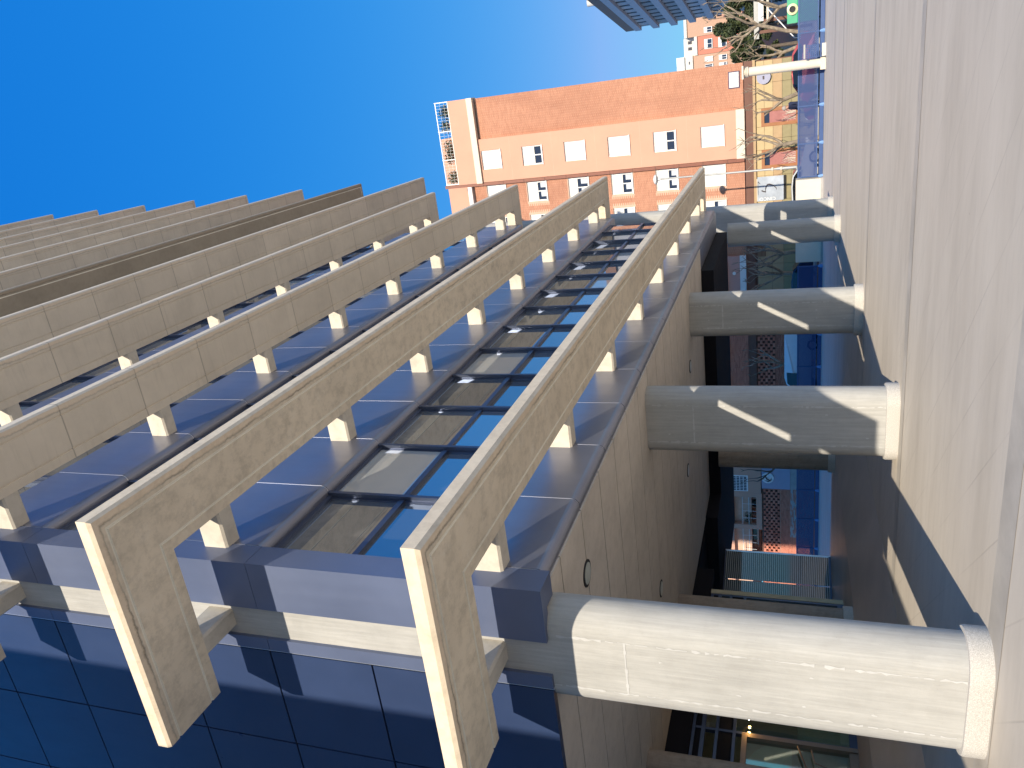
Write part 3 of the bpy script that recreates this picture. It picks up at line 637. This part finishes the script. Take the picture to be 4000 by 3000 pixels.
BOX('board', 'postersilver', sg, BX-.10, BX-.03, 6.85, 8.35, 1.90, 3.45); BOX('edge', 'black', sg, BX-.12, BX-.03, 6.85, 8.30, 1.78, 1.897); BOX('edge', 'cream', sg, BX-.11, BX-.03, 6.95, 8.35, 3.453, 3.58)
m = MB(); xs_ = BX-.112
def Y(u): return 6.85+(u-430)/1010*1.5*.95
def Z(v): return 3.45-(v-380)/1040*1.55
def strip(pts, w): 
    L = [Vector((xs_, Y(a), Z(b))) for b, a in pts]
    m.tube([tuple(p) for p in L], w, 5)
strip([(400, 620), (400, 900), (405, 1210)], .014); strip([(400, 620), (490, 740)], .018)
strip([(540, 1030), (620, 1070), (700, 1100)], .04); strip([(700, 1110), (705, 960), (730, 850), (790, 780), (860, 775), (960, 810), (1060, 880), (1130, 960), (1150, 1030)], [.012, .02, .035, .045, .045, .04, .03, .018, .008])
m.build('numeral', 'letter_dark', sg)
text_part('lettering', 'CINCO', .30, 'white', sg, (BX-.105, 8.22, 2.85), (0, 0, 1), (0, 1, 0), .004)
cs = MB(); cs.prism([(1.02+.40*math.cos(t), 3.02+.40*math.sin(t)) for t in [k*math.pi/12 for k in range(24)]], 'x', BX-.16, BX-.04)
ts = thing('round_shop_sign', 'round pale blue shop sign beside the white column', 'sign', (BX-.05, 1.02, 2.6)); cs.build('disc', 'lilac', ts); BOX('mark', 'letter_dark', ts, BX-.165, BX-.161, .95, 1.15, 2.97, 3.07)

# second building, with terraces, further left
b3 = thing('terrace_building', 'brick building with open sunlit terraces seen between the columns', 'building', (BX, 25.3, 0))
BOX('wall', 'pink', b3, BX, BX+.4, 25.25, 29.5, 3.5, 14); BOX('wall', 'pink', b3, BX, BX+.4, 29.5, 32.2, 3.45, 3.85); BOX('slab', 'pink', b3, BX, BX+2.5, 29.5, 39, 5.45, 5.75); BOX('slab', 'pink', b3, BX, BX+2.5, 29.5, 39, 8.3, 8.6)
BOX('pier', 'pink', b3, BX-.01, BX+.35, 29.45, 29.8, 3.45, 14); BOX('pier', 'pink', b3, BX-.01, BX+.35, 32.15, 32.5, 3.45, 14); BOX('pier', 'pink', b3, BX-.01, BX+.35, 35.4, 35.7, 3.45, 14)
brick_field('terrace_wall', b3, BX+1.6, 29.5, 39, 3.6, 8.2, 'redbrick', 'mortar_red', holes=[(30.0, 31.6, 3.8, 5.3), (33.2, 34.9, 3.8, 5.3), (30.0, 31.6, 6.0, 7.5)])
for y, z in ((30.05, 3.8), (33.25, 3.8), (30.05, 6.1)): window(b3, BX+1.58, y, y+1.5, z, z+1.45, .5, 2)
rl = MB()
for y0, y1 in ((29.8, 32.15), (32.5, 35.4)):
    for zf in (3.86, 5.76):
        for z in (.5, .95): rl.box(BX+.05, BX+.08, y0, y1, zf+z, zf+z+.03)
        k = y0
        while k < y1: rl.box(BX+.055, BX+.075, k, k+.02, zf, zf+.95); k += .6
tag(rl.build('terrace_railing', 'white', b3), 'thin white terrace rails')
for i, y in enumerate((31.5, 31.9)):
    t_ = thing('potted_plant', ['potted plant on the sunlit terrace nearer the windows', 'potted plant on the sunlit terrace next to the dark pier'][i], 'plant', (BX+.5, y, 3.86))
    m = MB(); leaf_clump(m, (BX+.5, y, 4.4), .32, 260, .06); m.build('foliage', 'leaf', t_, norm=False); MB().cyl(BX+.5, y, 3.86, 4.15, .12, .16, 10).build('pot', 'rust', t_)
gw = MB(); gw.box(BX-.06, BX-.03, 28.05, 29.25, 4.45, 5.5)
w = BOX('grille_window', 'white', b3, BX-.02, BX+.02, 28.0, 29.3, 4.4, 5.55); m = MB()
for i in range(9):
    for k in range(4): m.box(BX-.024, BX-.019, 28.1+i*.13, 28.19+i*.13, 4.5+k*.25, 4.7+k*.25)
tag(m.build('panes', 'slate_dark', w), kind='stuff')
BOX('shop_panel', 'lilac', b3, BX-.05, BX+.3, 25.3, 29.0, 1.5, 3.44); BOX('plinth', 'pavement', b3, BX-.03, BX+.3, 25.3, 33, .12, 1.49)
MB().cylx(BX-.12, BX-.05, 28.1, 3.02, .42, 28).build('round_sign', 'white', b3)
m = MB(); m.tube([(BX-.13, 27.95, 3.2), (BX-.13, 28.15, 3.1), (BX-.13, 28.3, 2.85), (BX-.13, 28.05, 2.75)], [.02, .06, .05, .01], 5); m.tube([(BX-.13, 28.25, 3.25), (BX-.13, 28.38, 3.0), (BX-.13, 28.2, 2.72)], [.01, .035, .01], 5); m.build('round_sign_mark', 'letter_dark', b3)
brick_field('brick_wall', b3, BX-.02, 29.0, 39.0, .14, 2.2, 'redbrick', 'mortar_red'); brick_field('lattice_wall', b3, BX-.02, 29.0, 39.0, 2.21, 3.40, 'redbrick', None, bl=.30, bh=.15, j=.012, gap=.46, proud=.05)
BOX('wall', 'brown', b3, BX+.15, BX+.35, 29.0, 39.0, 2.2, 3.449); BOX('rear_block', 'mortar_red', b3, BX+3, BX+9, 25.3, 39, .1, 14)

# blue-grey building on the right, facade turned away from the sun
bb = thing('grey_block', 'blue-grey apartment block with pale floor bands in shade on the right', 'building', (118, -10.6, 0))
P0, P1 = Vector((112, -11.3, 0)), Vector((143, -7.6, 0)); du = (P1-P0).normalized(); dn = Vector((-du.y, du.x, 0)); LEN = (P1-P0).length
def bbx(u0, u1, v0, v1, z0, z1): return MB().prism([tuple((P0+du*u+dn*v).xy) for u, v in ((u0, v0), (u1, v0), (u1, v1), (u0, v1))], 'z', z0, z1)
bbx(0, LEN, -14, 0, 0, 26.0).build('wall', 'slate', bb); bbx(-.5, LEN+.3, -14, .4, 26.0, 27.6).build('roof_edge', 'brown', bb)
for k in range(9):
    z = 26.0-3.0*k; bbx(-.2, LEN+.25, -.3, .55, z-1.05, z).build('floor_band', 'slate_light', bb)
    u = 1.0
    while u < LEN-2.5:
        w = bbx(u, u+.25, .0, .06, z-2.95, z-1.1).build('window_slit', 'slate_dark', bb); bbx(u+.35, u+2.2, .0, .10, z-2.95, z-1.1).build('shutter_panel', 'slate_light' if (int(u)+k) % 3 == 0 else 'slate', w); u += 2.9
MB().cyl(126, -11.0, 27.6, 30.0, .5, n=14).build('chimney', 'stone', bb)
m = MB(); m.box(115.5, 115.6, -12, -11.9, 27.6, 29.6); m.box(118.5, 118.6, -12, -11.9, 27.6, 29.6); m.box(115.5, 118.6, -12, -11.9, 29.5, 29.6); m.build('roof_rail', 'white', bb)
# far sunlit houses closing the street
FX = 180.0
def far_house(y0, y1, ztop, mat, label, floors, wins, storey0=8.0, fl=2.85, roof='stone'):
    h = thing('far_house', label, 'building', (FX, (y0+y1)/2, 0)); BOX('wall', mat, h, FX, FX+8, y0, y1, 0, ztop)
    BOX('roof_edge', roof, h, FX-.25, FX+8.1, y0-.05, y1+.05, ztop+.003, ztop+.6)
    for i in range(floors):
        for (a, b) in wins: window(h, FX-.03, a, b, storey0+fl*i, storey0+fl*i+1.6, random.choice([0, .4, .6, 1]), 2)
    return h
far_house(-2.4, .6, 20.6, 'tan', 'tan far house with white windows next to the orange block', 4, [(-1.9, -.9), (-.4, .4)])
far_house(-6.0, -2.45, 19.6, 'salmon2', 'red far house in the middle of the street end', 4, [(-5.3, -3.4)])
fh = far_house(-13.0, -6.05, 21.6, 'tan', 'tan far house with bay windows beside the grey block', 4, [(-7.6, -6.5)])
for i in range(4): BOX('balcony', 'pink', fh, FX-1.0, FX, -12, -9.2, 7.6+2.85*i, 8.7+2.85*i); window(fh, FX-.9, -11.7, -9.5, 8.75+2.85*i, 10.2+2.85*i, .2, 3)
pt = thing('rooftop_house', 'cream rooftop penthouse above the red far house', 'building', (FX+3, -3, 20)); BOX('wall', 'stone', pt, FX+2, FX+7, -6, .4, 20.2, 22.6); BOX('roof', 'white', pt, FX+1.6, FX+7.4, -2.4, .5, 22.603, 24.2)
for a in (-5.4, -4.2, -1.4): BOX('window', 'slate_dark', pt, FX+1.97, FX+1.998, a, a+.6, 20.9, 21.7)

# ------------------------------------------------------------------ street furniture
def fence_run(ys_, x, label, z=0.0):
    f = thing('perforated_fence', label, 'fence', (x, (ys_[0]+ys_[-1])/2, z), 'perforated blue fence runs')
    for a, b in zip(ys_[:-1], ys_[1:]):
        MB().box(x-.004, x+.004, a+.03, b-.03, .33, 1.12).build('perforated_panel', 'perf', f)
        m = MB(); m.box(x-.025, x+.025, a, b, 1.12, 1.19); m.box(x-.025, x+.025, a, b, .27, .33); m.build('rail', 'blue', f)
        MB().box(x-.02, x+.02, a, b, .012, .20).build('kick_plate', 'blue', f)
    for y in ys_:
        p = MB().box(x-.03, x+.03, y-.03, y+.03, .0, 1.2).build('post', 'blue', f); MB().rings([[(x+r_*math.cos(t), y+r_*math.sin(t), zq) for t in [k*math.pi/4 for k in range(8)]] for r_, zq in ((.10, .0), (.09, .10), (.045, .22))]).build('post_foot', 'bluelight', p)
    return f
fence_run([-4.4, -2.6, -.89, .62, 2.40, 4.17, 5.78], 42.4, 'sunlit blue perforated metal fence in front of the red and silver cars')
fence_run([10.0, 11.8, 13.6, 15.4, 17.2, 19.0, 20.8, 22.8, 24.7, 26.6, 28.5, 30.4], 40.9, 'shaded blue perforated metal fence seen between the tower columns')
wc = thing('round_column', 'free-standing round cream column with ringed capital at the fence', 'column', (41.5, .5, 0))
MB().cyl(41.5, .5, .22, 3.42, .215, .205, 28).build('shaft', 'cream', wc, smooth=True); MB().box(41.22, 41.78, .2, .8, 0, .22).build('base', 'cream', wc)
for i in range(3): MB().cyl(41.5, .5, 3.43+i*.07, 3.485+i*.07, .245, n=28).build('ring', 'cream', wc, smooth=True)
MB().box(41.2, 41.8, .2, .8, 3.64, 3.72).build('cap', 'cream', wc)
for (y0, y1, x, lb, mt) in ((5.86, 7.05, 42.0, 'cream rendered block at the end of the sunlit fence', 'cream'), (8.75, 9.8, 41.0, 'shaded rendered block beside the slim column', 'cream')):
    b = thing('rendered_block', lb, 'plinth', (x, (y0+y1)/2, 0)); MB().box(x, x+.8, y0, y1, .10, 1.27).build('block', mt, b); MB().box(x-.05, x+.85, y0-.05, y1+.05, 0, .10).build('foot', 'pavement', b)
bn = thing('slatted_barrier', 'small blue slatted barrier with grey rail on a pale base', 'barrier', (41.1, -.05, 0))
MB().box(40.95, 41.25, -.33, .22, 0, .17).build('base', 'stone', bn)
for k in range(8): MB().box(41.06, 41.14, -.30, .20, .20+k*.085, .245+k*.085).build('slat', 'blue', bn)
for y in (-.32, .20): MB().box(41.05, 41.15, y, y+.03, .17, .88).build('post', 'blue', bn)
MB().box(41.0, 41.2, -.36, .25, .885, .96).build('rail', 'greymetal', bn)
lm = thing('street_lamp', 'slender grey street lamp standing in front of the brick facade', 'lamp post', (46, 5.7, 0))
MB().tube([(46, 5.7, 0), (46, 5.7, 2.2), (46, 5.7, 2.25), (46, 5.7, 8.6)], [.085, .08, .055, .045], 12).build('pole', 'greymetal', lm, smooth=True)
MB().rings([[(46+r_*math.cos(t), 5.7+r_*math.sin(t), z) for t in [k*math.pi/8 for k in range(16)]] for r_, z in ((.06, 8.55), (.10, 8.7), (.26, 8.78), (.28, 8.86), (.2, 8.93), (.05, 8.97))]).build('lamp_head', 'white', lm, smooth=True)
for z in (1.95, 2.4): MB().cyl(46, 5.7, z, z+.09, .10, n=12).build('collar', 'cream', lm)
gb = thing('recycling_bin', 'green recycling container with a round black opening ringed pale yellow', 'bin', (47, -2.3, 0))
MB().prism([(46.4, .15), (47.7, .15), (47.75, 1.2), (47.55, 1.68), (46.55, 1.68), (46.35, 1.2)], 'y', -3.15, -1.52).build('body', 'green', gb)
m = MB(); m.rings([[(46.42-dx, -2.17+r_*math.cos(t), 1.42+r_*math.sin(t)) for t in [k*math.pi/12 for k in range(24)]] for r_, dx in ((.27, 0.0), (.27, .10), (.16, .12), (.15, .02))], caps=False); m.build('port_ring', 'paleyellow', gb, smooth=True)
MB().cylx(46.36, 46.40, -2.17, 1.42, .16, 20).build('port', 'black', gb)
for y in (-3.0, -1.7): MB().box(46.6, 46.8, y, y+.1, 0, .15).build('foot', 'black', gb)
pg = thing('pergola', 'pale pergola with a grey beam and slanting white pole by the trees', 'pergola', (60, -4, 0))
BOX('beam', 'greymetal', pg, 60, 60.3, -8, -1.3, 3.50, 3.82); BOX('beam', 'white', pg, 58, 58.3, -8, -2.3, 3.15, 3.45); BOX('awning', 'cream', pg, 57.5, 59.5, -8, -2.3, 2.82, 2.95)
MB().tube([(56.5, -2.9, 2.85), (55.0, -.95, 1.25), (55.0, -.85, .12)], .035, 8).build('pole', 'white', pg)
for y in (-7.5, -2.4): BOX('post', 'brown', pg, 58.05, 58.25, y, y+.2, .12, 3.15); BOX('post', 'brown', pg, 60.05, 60.25, y+.6, y+.8, .12, 3.5)

def car(kind, label, paint, y0, x, z=.0, flip=False, van=False):
    # a car parked along the street, length on y; profile points (y, z) of the roof line from nose to tail
    c = thing(kind, label, 'van' if van else 'car', (x, y0, z), 'vehicles parked along the street')
    if van: prof = [(0, .38), (-.02, .75), (.25, 1.02), (.75, 1.12), (1.35, 1.72), (1.75, 1.84), (4.55, 1.84), (4.75, 1.5), (4.8, .38)]; L = 4.8; belt = 1.12; wn = [(.95, 1.15), (1.42, 1.68), (2.1, 1.72), (2.1, 1.15)]; wl = [.85, 3.85]
    else: prof = [(0, .36), (-.03, .62), (.15, .80), (1.05, .96), (1.75, 1.40), (2.3, 1.47), (3.3, 1.43), (3.95, 1.05), (4.2, .98), (4.25, .62), (4.2, .36)]; L = 4.2; belt = .93; wn = [(1.22, .98), (1.80, 1.36), (2.32, 1.41), (3.22, 1.37), (3.72, 1.02), (3.6, .98)]; wl = [.82, 3.35]
    sg_ = -1 if flip else 1
    def Yc(v): return y0+sg_*(v-L/2)
    def wid(zv): return .86 if zv <= belt else .86-(zv-belt)*.32
    b = MB(); R = []
    nprof = prof
    vs_l = [(x-wid(zv), Yc(yv), z+zv) for yv, zv in nprof]; vs_r = [(x+wid(zv), Yc(yv), z+zv) for yv, zv in nprof]
    n = len(nprof); fs = [(i, i+1, n+i+1, n+i) for i in range(n-1)] + [(n-1, 0, n, 2*n-1)]
    b.add(vs_l+vs_r, fs)
    # sides as fans around the belt line
    for sgn, base in ((-1, vs_l), (1, vs_r)):
        mid = [(x+sgn*.88, Yc(yv), z+.62) for yv in (0.02, L*.33, L*.66, L-.02)]
        poly = base; k = len(b.v); b.v += poly; b.f.append(tuple(range(k, k+n))); b.m.append(0)
    body = b.build('body', paint, c)
    for sgn in (-1, 1):
        xo = x+sgn*.012
        w_ = [(x+sgn*(wid(zv)+.006), Yc(yv), z+zv) for yv, zv in wn]; w2 = [(p[0]-sgn*.03, p[1], p[2]) for p in w_]
        MB().rings([w_, w2]).build('side_window', 'carglass', c)
        MB().box(x+sgn*.90-.06, x+sgn*.90+.06, Yc(wn[0][0]+.25)-.05, Yc(wn[0][0]+.25)+.05, z+belt+.03, z+belt+.14).build('mirror', paint, c)
        for yw in wl:
            t = MB().cylx(x+sgn*.72, x+sgn*.885, Yc(yw), z+.31, .31, 20).build('tyre', 'tyre', c); MB().cylx(x+sgn*.87, x+sgn*.895, Yc(yw), z+.31, .20, 16).build('rim', 'rim', t)
        MB().box(x+sgn*.62-.16, x+sgn*.62+.16, min(Yc(-.05), Yc(.08)), max(Yc(-.05), Yc(.08)), z+.62, z+.76).build('headlight', 'headlight', c)
        MB().box(x+sgn*.70-.12, x+sgn*.70+.12, min(Yc(L-.06), Yc(L+.06)), max(Yc(L-.06), Yc(L+.06)), z+.66, z+.86).build('tail_light', 'taillight', c)
    a, e = (prof[3], prof[4]); ws = [(x-wid(a[1])+.1, Yc(a[0]+.06), z+a[1]+.02), (x+wid(a[1])-.1, Yc(a[0]+.06), z+a[1]+.02), (x+wid(e[1])-.08, Yc(e[0]-.05), z+e[1]-.02), (x-wid(e[1])+.08, Yc(e[0]-.05), z+e[1]-.02)]
    nn = Vector((0, -sg_*.03, .03)); MB().rings([[tuple(Vector(p)+nn*.3) for p in ws], [tuple(Vector(p)-nn) for p in ws]]).build('windscreen', 'carglass', c)
    return c
car('parked_car', 'silver car parked behind the fence beside the cream block', 'silver', 6.35, 45.4)
car('parked_car', 'dark red car parked behind the round cream column', 'maroon', 1.15, 46.4, flip=True)
car('parked_car', 'dark blue car parked behind the shaded block', 'navy_car', 11.6, 45.4)
car('parked_van', 'white van parked behind the shaded fence between two columns', 'white_car', 16.9, 45.4, flip=True, van=True)
car('parked_car', 'grey car at the right edge beyond the green container', 'grey_car', -5.6, 51.5)

# bare pollarded street trees
def pollard(loc, lean, seed, label, h=1.9, spread=1.0, mat='bark', top=4.4):
    rs = random.Random(seed); x, y, z = loc; t = thing('pollarded_tree', label, 'tree', loc, 'bare pollarded street trees')
    tr = MB(); top1 = Vector((x+rs.uniform(-.1, .1), y+lean, z+h))
    tr.tube([loc, (x, y+lean*.4, z+h*.5), top1], [.13, .11, .11], 8); tr.build('trunk', mat, t, smooth=True)
    cr = MB()
    def limb(p, d, L, r, depth):
        pts = [p]; rr = [r]; q = Vector(p); dd = Vector(d); seg = 6
        for i in range(seg):
            dd = (dd+Vector((rs.gauss(0, .16), rs.gauss(0, .16), rs.gauss(.07, .08)))).normalized(); q = q+dd*L/seg
            pts.append(q.copy()); rr.append(r*(1-.11*(i+1))*(1.35 if i in (2, 4) else 1)*rs.uniform(.85, 1.2))
        cr.tube(pts, rr, 6)
        if depth > 0:
            for k in range(rs.choice((2, 3))):
                i = rs.randint(3, seg); limb(pts[i], (dd+Vector((rs.gauss(0, .5), rs.gauss(0, .55), rs.uniform(.1, .7)))).normalized(), L*rs.uniform(.5, .8), rr[i]*.75, depth-1)
        else:
            for k in range(2): e = pts[-1]; cr.tube([e, e+Vector((rs.gauss(0, .15), rs.gauss(0, .15), rs.uniform(.15, .4)))], [.022, .010], 4)
    for k in range(rs.choice((3, 4))):
        a = 2*math.pi*k/4+rs.uniform(-.5, .5); limb(top1, Vector((.35*math.cos(a), .6*math.sin(a)*spread, .8)).normalized(), (top-h)*rs.uniform(.55, .78), .085, 1)
    cr.build('crown', mat, t, smooth=True); return t
pollard((47.9, 1.75, 0), .5, 3, 'bare pollarded tree rising above the dark red car', top=3.9)
pollard((47.9, 4.45, 0), .2, 5, 'bare pollarded tree rising above the silver car', top=4.4)
pollard((47.9, 10.7, 0), .15, 8, 'bare pollarded tree behind the shaded rendered block', top=4.7)
pollard((47.9, 12.15, 0), -.1, 11, 'bare pollarded tree above the dark blue car', top=4.6)
pollard((47.9, 17.7, 0), .1, 14, 'bare pollarded tree above the white van', top=4.7)
pollard((47.9, 23.6, 0), .9, 17, 'bare pollarded tree in front of the round white sign', top=4.9, mat='bark_dark')
pollard((52.5, -1.0, .12), -.9, 21, 'tall leaning bare tree beside the green container', h=3.2, top=6.4)
pollard((54.0, -.6, .12), .4, 23, 'bare tree left of the leaning one, near the round column', h=1.8, top=4.6)
pollard((53.0, -3.0, .12), .3, 25, 'bare tree behind the green container', h=2.0, top=5.2)
def evergreen(loc, h, r_, label, seed):
    t = thing('evergreen_tree', label, 'tree', loc, 'evergreen trees down the street'); x, y, z = loc
    MB().tube([loc, (x, y, z+h*.5), (x+.2, y, z+h*.85)], [.18, .13, .05], 7).build('trunk', 'bark_dark', t)
    m = MB(); rs = random.Random(seed)
    for k in range(26):
        a = rs.uniform(0, 6.28); q = rs.uniform(0, 1)**.6*r_; zc = z+h*rs.uniform(.32, .95); f = 1.05-abs((zc-z)/h-.55)*1.2
        leaf_clump(m, (x+q*f*math.cos(a), y+q*f*math.sin(a), zc), r_*rs.uniform(.22, .42), 330, .14, .8)
    m.build('crown', 'leaf', t, norm=False)
evergreen((76, -.9, .1), 6.4, 1.5, 'evergreen beside the orange block corner', 1)
evergreen((84, -2.9, .1), 8.6, 1.7, 'tall dark evergreen in front of the red far house', 2)
evergreen((80, -5.0, .1), 7.0, 1.9, 'broad evergreen below the tan far house', 3)
evergreen((72, -6.6, .1), 6.5, 2.2, 'evergreen at the right edge below the grey block', 4)

# people: a skinned skeleton per body
def person(loc, face, top, bottom, hair, label, pose='stand', scale=1.0):
    x, y, z = loc; p = thing('person', label, 'person', loc)
    ca, sa = math.cos(face), math.sin(face); s_ = scale
    def P(f, l, h): return (f*s_*ca-l*s_*sa, f*s_*sa+l*s_*ca, h*s_)
    if pose == 'stand': J = dict(pel=(0, 0, .93), ch=(.04, 0, 1.32), nk=(.10, 0, 1.50), hdp=(.14, 0, 1.62), top=(.14, 0, 1.74), la=(.03, .2, 1.42), le=(.05, .27, 1.14), lh=(.22, .22, .98), lf=(.28, .2, .93), ra=(.03, -.2, 1.42), re=(.05, -.27, 1.14), rh=(.22, -.2, .98), rf=(.28, -.18, .93), lk=(.05, .1, .5), lx=(.0, .1, .07), lt=(.16, .11, .04), rk=(.12, -.1, .5), rx=(.02, -.1, .07), rt=(.2, -.11, .04))
    else: J = dict(pel=(0, 0, .48), ch=(.04, 0, .87), nk=(.06, 0, 1.05), hdp=(.09, 0, 1.17), top=(.09, 0, 1.29), la=(.03, .2, .97), le=(.12, .25, .72), lh=(.33, .18, .68), lf=(.41, .15, .68), ra=(.03, -.2, .97), re=(.12, -.25, .72), rh=(.33, -.18, .68), rf=(.41, -.15, .68), lk=(.42, .12, .48), lx=(.42, .12, .07), lt=(.58, .12, .04), rk=(.42, -.12, .48), rx=(.42, -.12, .07), rt=(.58, -.12, .04))
    names = list(J); E_ = [('pel', 'ch'), ('ch', 'nk'), ('nk', 'hdp'), ('hdp', 'top'), ('ch', 'la'), ('la', 'le'), ('le', 'lh'), ('lh', 'lf'), ('ch', 'ra'), ('ra', 're'), ('re', 'rh'), ('rh', 'rf'), ('pel', 'lk'), ('lk', 'lx'), ('lx', 'lt'), ('pel', 'rk'), ('rk', 'rx'), ('rx', 'rt')]
    rad = dict(pel=.16, ch=.18, nk=.065, hdp=.10, top=.08, la=.085, le=.06, lh=.045, lf=.03, ra=.085, re=.06, rh=.045, rf=.03, lk=.075, lx=.05, lt=.04, rk=.075, rx=.05, rt=.04)
    me = bpy.data.meshes.new('body'); me.from_pydata([P(*J[k]) for k in names], [(names.index(a), names.index(b)) for a, b in E_], [])
    o = link('body', me, p); sk = o.modifiers.new('skin', 'SKIN'); o.modifiers.new('sub', 'SUBSURF').levels = 1
    for i, k in enumerate(names): q = me.skin_vertices[0].data[i]; q.radius = (rad[k]*s_, rad[k]*s_); q.use_root = (k == 'pel')
    sm = NT('clothes_'+str(len(bpy.data.materials))); zc = sm.n('SeparateXYZ', {0: sm.n('TexCoord').outputs['Object']}).outputs[2]
    zw = J['pel'][2]*s_+.02; zn = J['nk'][2]*s_-.01
    col = sm.mix(sm.math('GREATER_THAN', zc, zn), sm.mix(sm.math('GREATER_THAN', zc, zw), bottom, top), (.50, .29, .20)); sm.setp(color=col, rough=.85); me.materials.append(sm.m); sk.use_smooth_shade = True
    hx, hy, hz = P(*J['hdp']); fx_, fy_, _ = P(.085, 0, 0)
    h = MB()
    for i in range(6):
        pass
    rg = [[(hx-.25*fx_+(.118*s_*math.sin(t))*math.cos(a)+x, hy-.25*fy_+(.118*s_*math.sin(t))*math.sin(a)+y, hz+.04*s_+.125*s_*math.cos(t)+z) for a in [k*math.pi/6 for k in range(12)]] for t in (.15, .5, .9, 1.3, 1.65, 1.9)]
    h.rings(rg).build('hair', hair, p, smooth=True)
    nb = MB(); nb.rings([[(x+hx+fx_*(1+q)*1.0+w*ca*0-w*sa*sg0, y+hy+fy_*(1+q)+w*ca*sg0, z+hz+zq) for sg0, zq in ((-1, -.01), (1, -.01), (0, .03))] for w, q in ((.018, .05), (.006, .35))]); nb.build('nose', 'skin', p)
    return p
person((43.75, 2.35, .02), math.radians(120), (.016, .022, .055), (.03, .03, .035), 'greyhair', 'grey-haired person in a navy jacket standing behind the blue fence', scale=1.07)
person((58.5, -3.6, .12), math.radians(200), (.45, .16, .18), (.05, .05, .06), 'bark_dark', 'person in a pink top sitting under the pergola', 'sit')
person((59.0, -5.0, .12), math.radians(160), (.65, .65, .66), (.04, .04, .06), 'black', 'person in a white top sitting under the pergola', 'sit')
for (x, y, f) in ((58.45, -3.6, 200), (58.95, -5.0, 160)):
    c = thing('cafe_chair', 'dark chair under the person in the pink top' if y > -4 else 'dark chair under the person in the white top', 'chair', (x, y, .12)); MB().box(x-.22, x+.22, y-.22, y+.22, .42, .46).build('seat', 'darkcloth', c)
    for a in (-.2, .2):
        for b in (-.2, .2): MB().cyl(x+a, y+b, .12, .42, .015, n=6).build('leg', 'greymetal', c)
    MB().box(x+.2, x+.24, y-.22, y+.22, .55, .92).build('backrest', 'darkcloth', c)
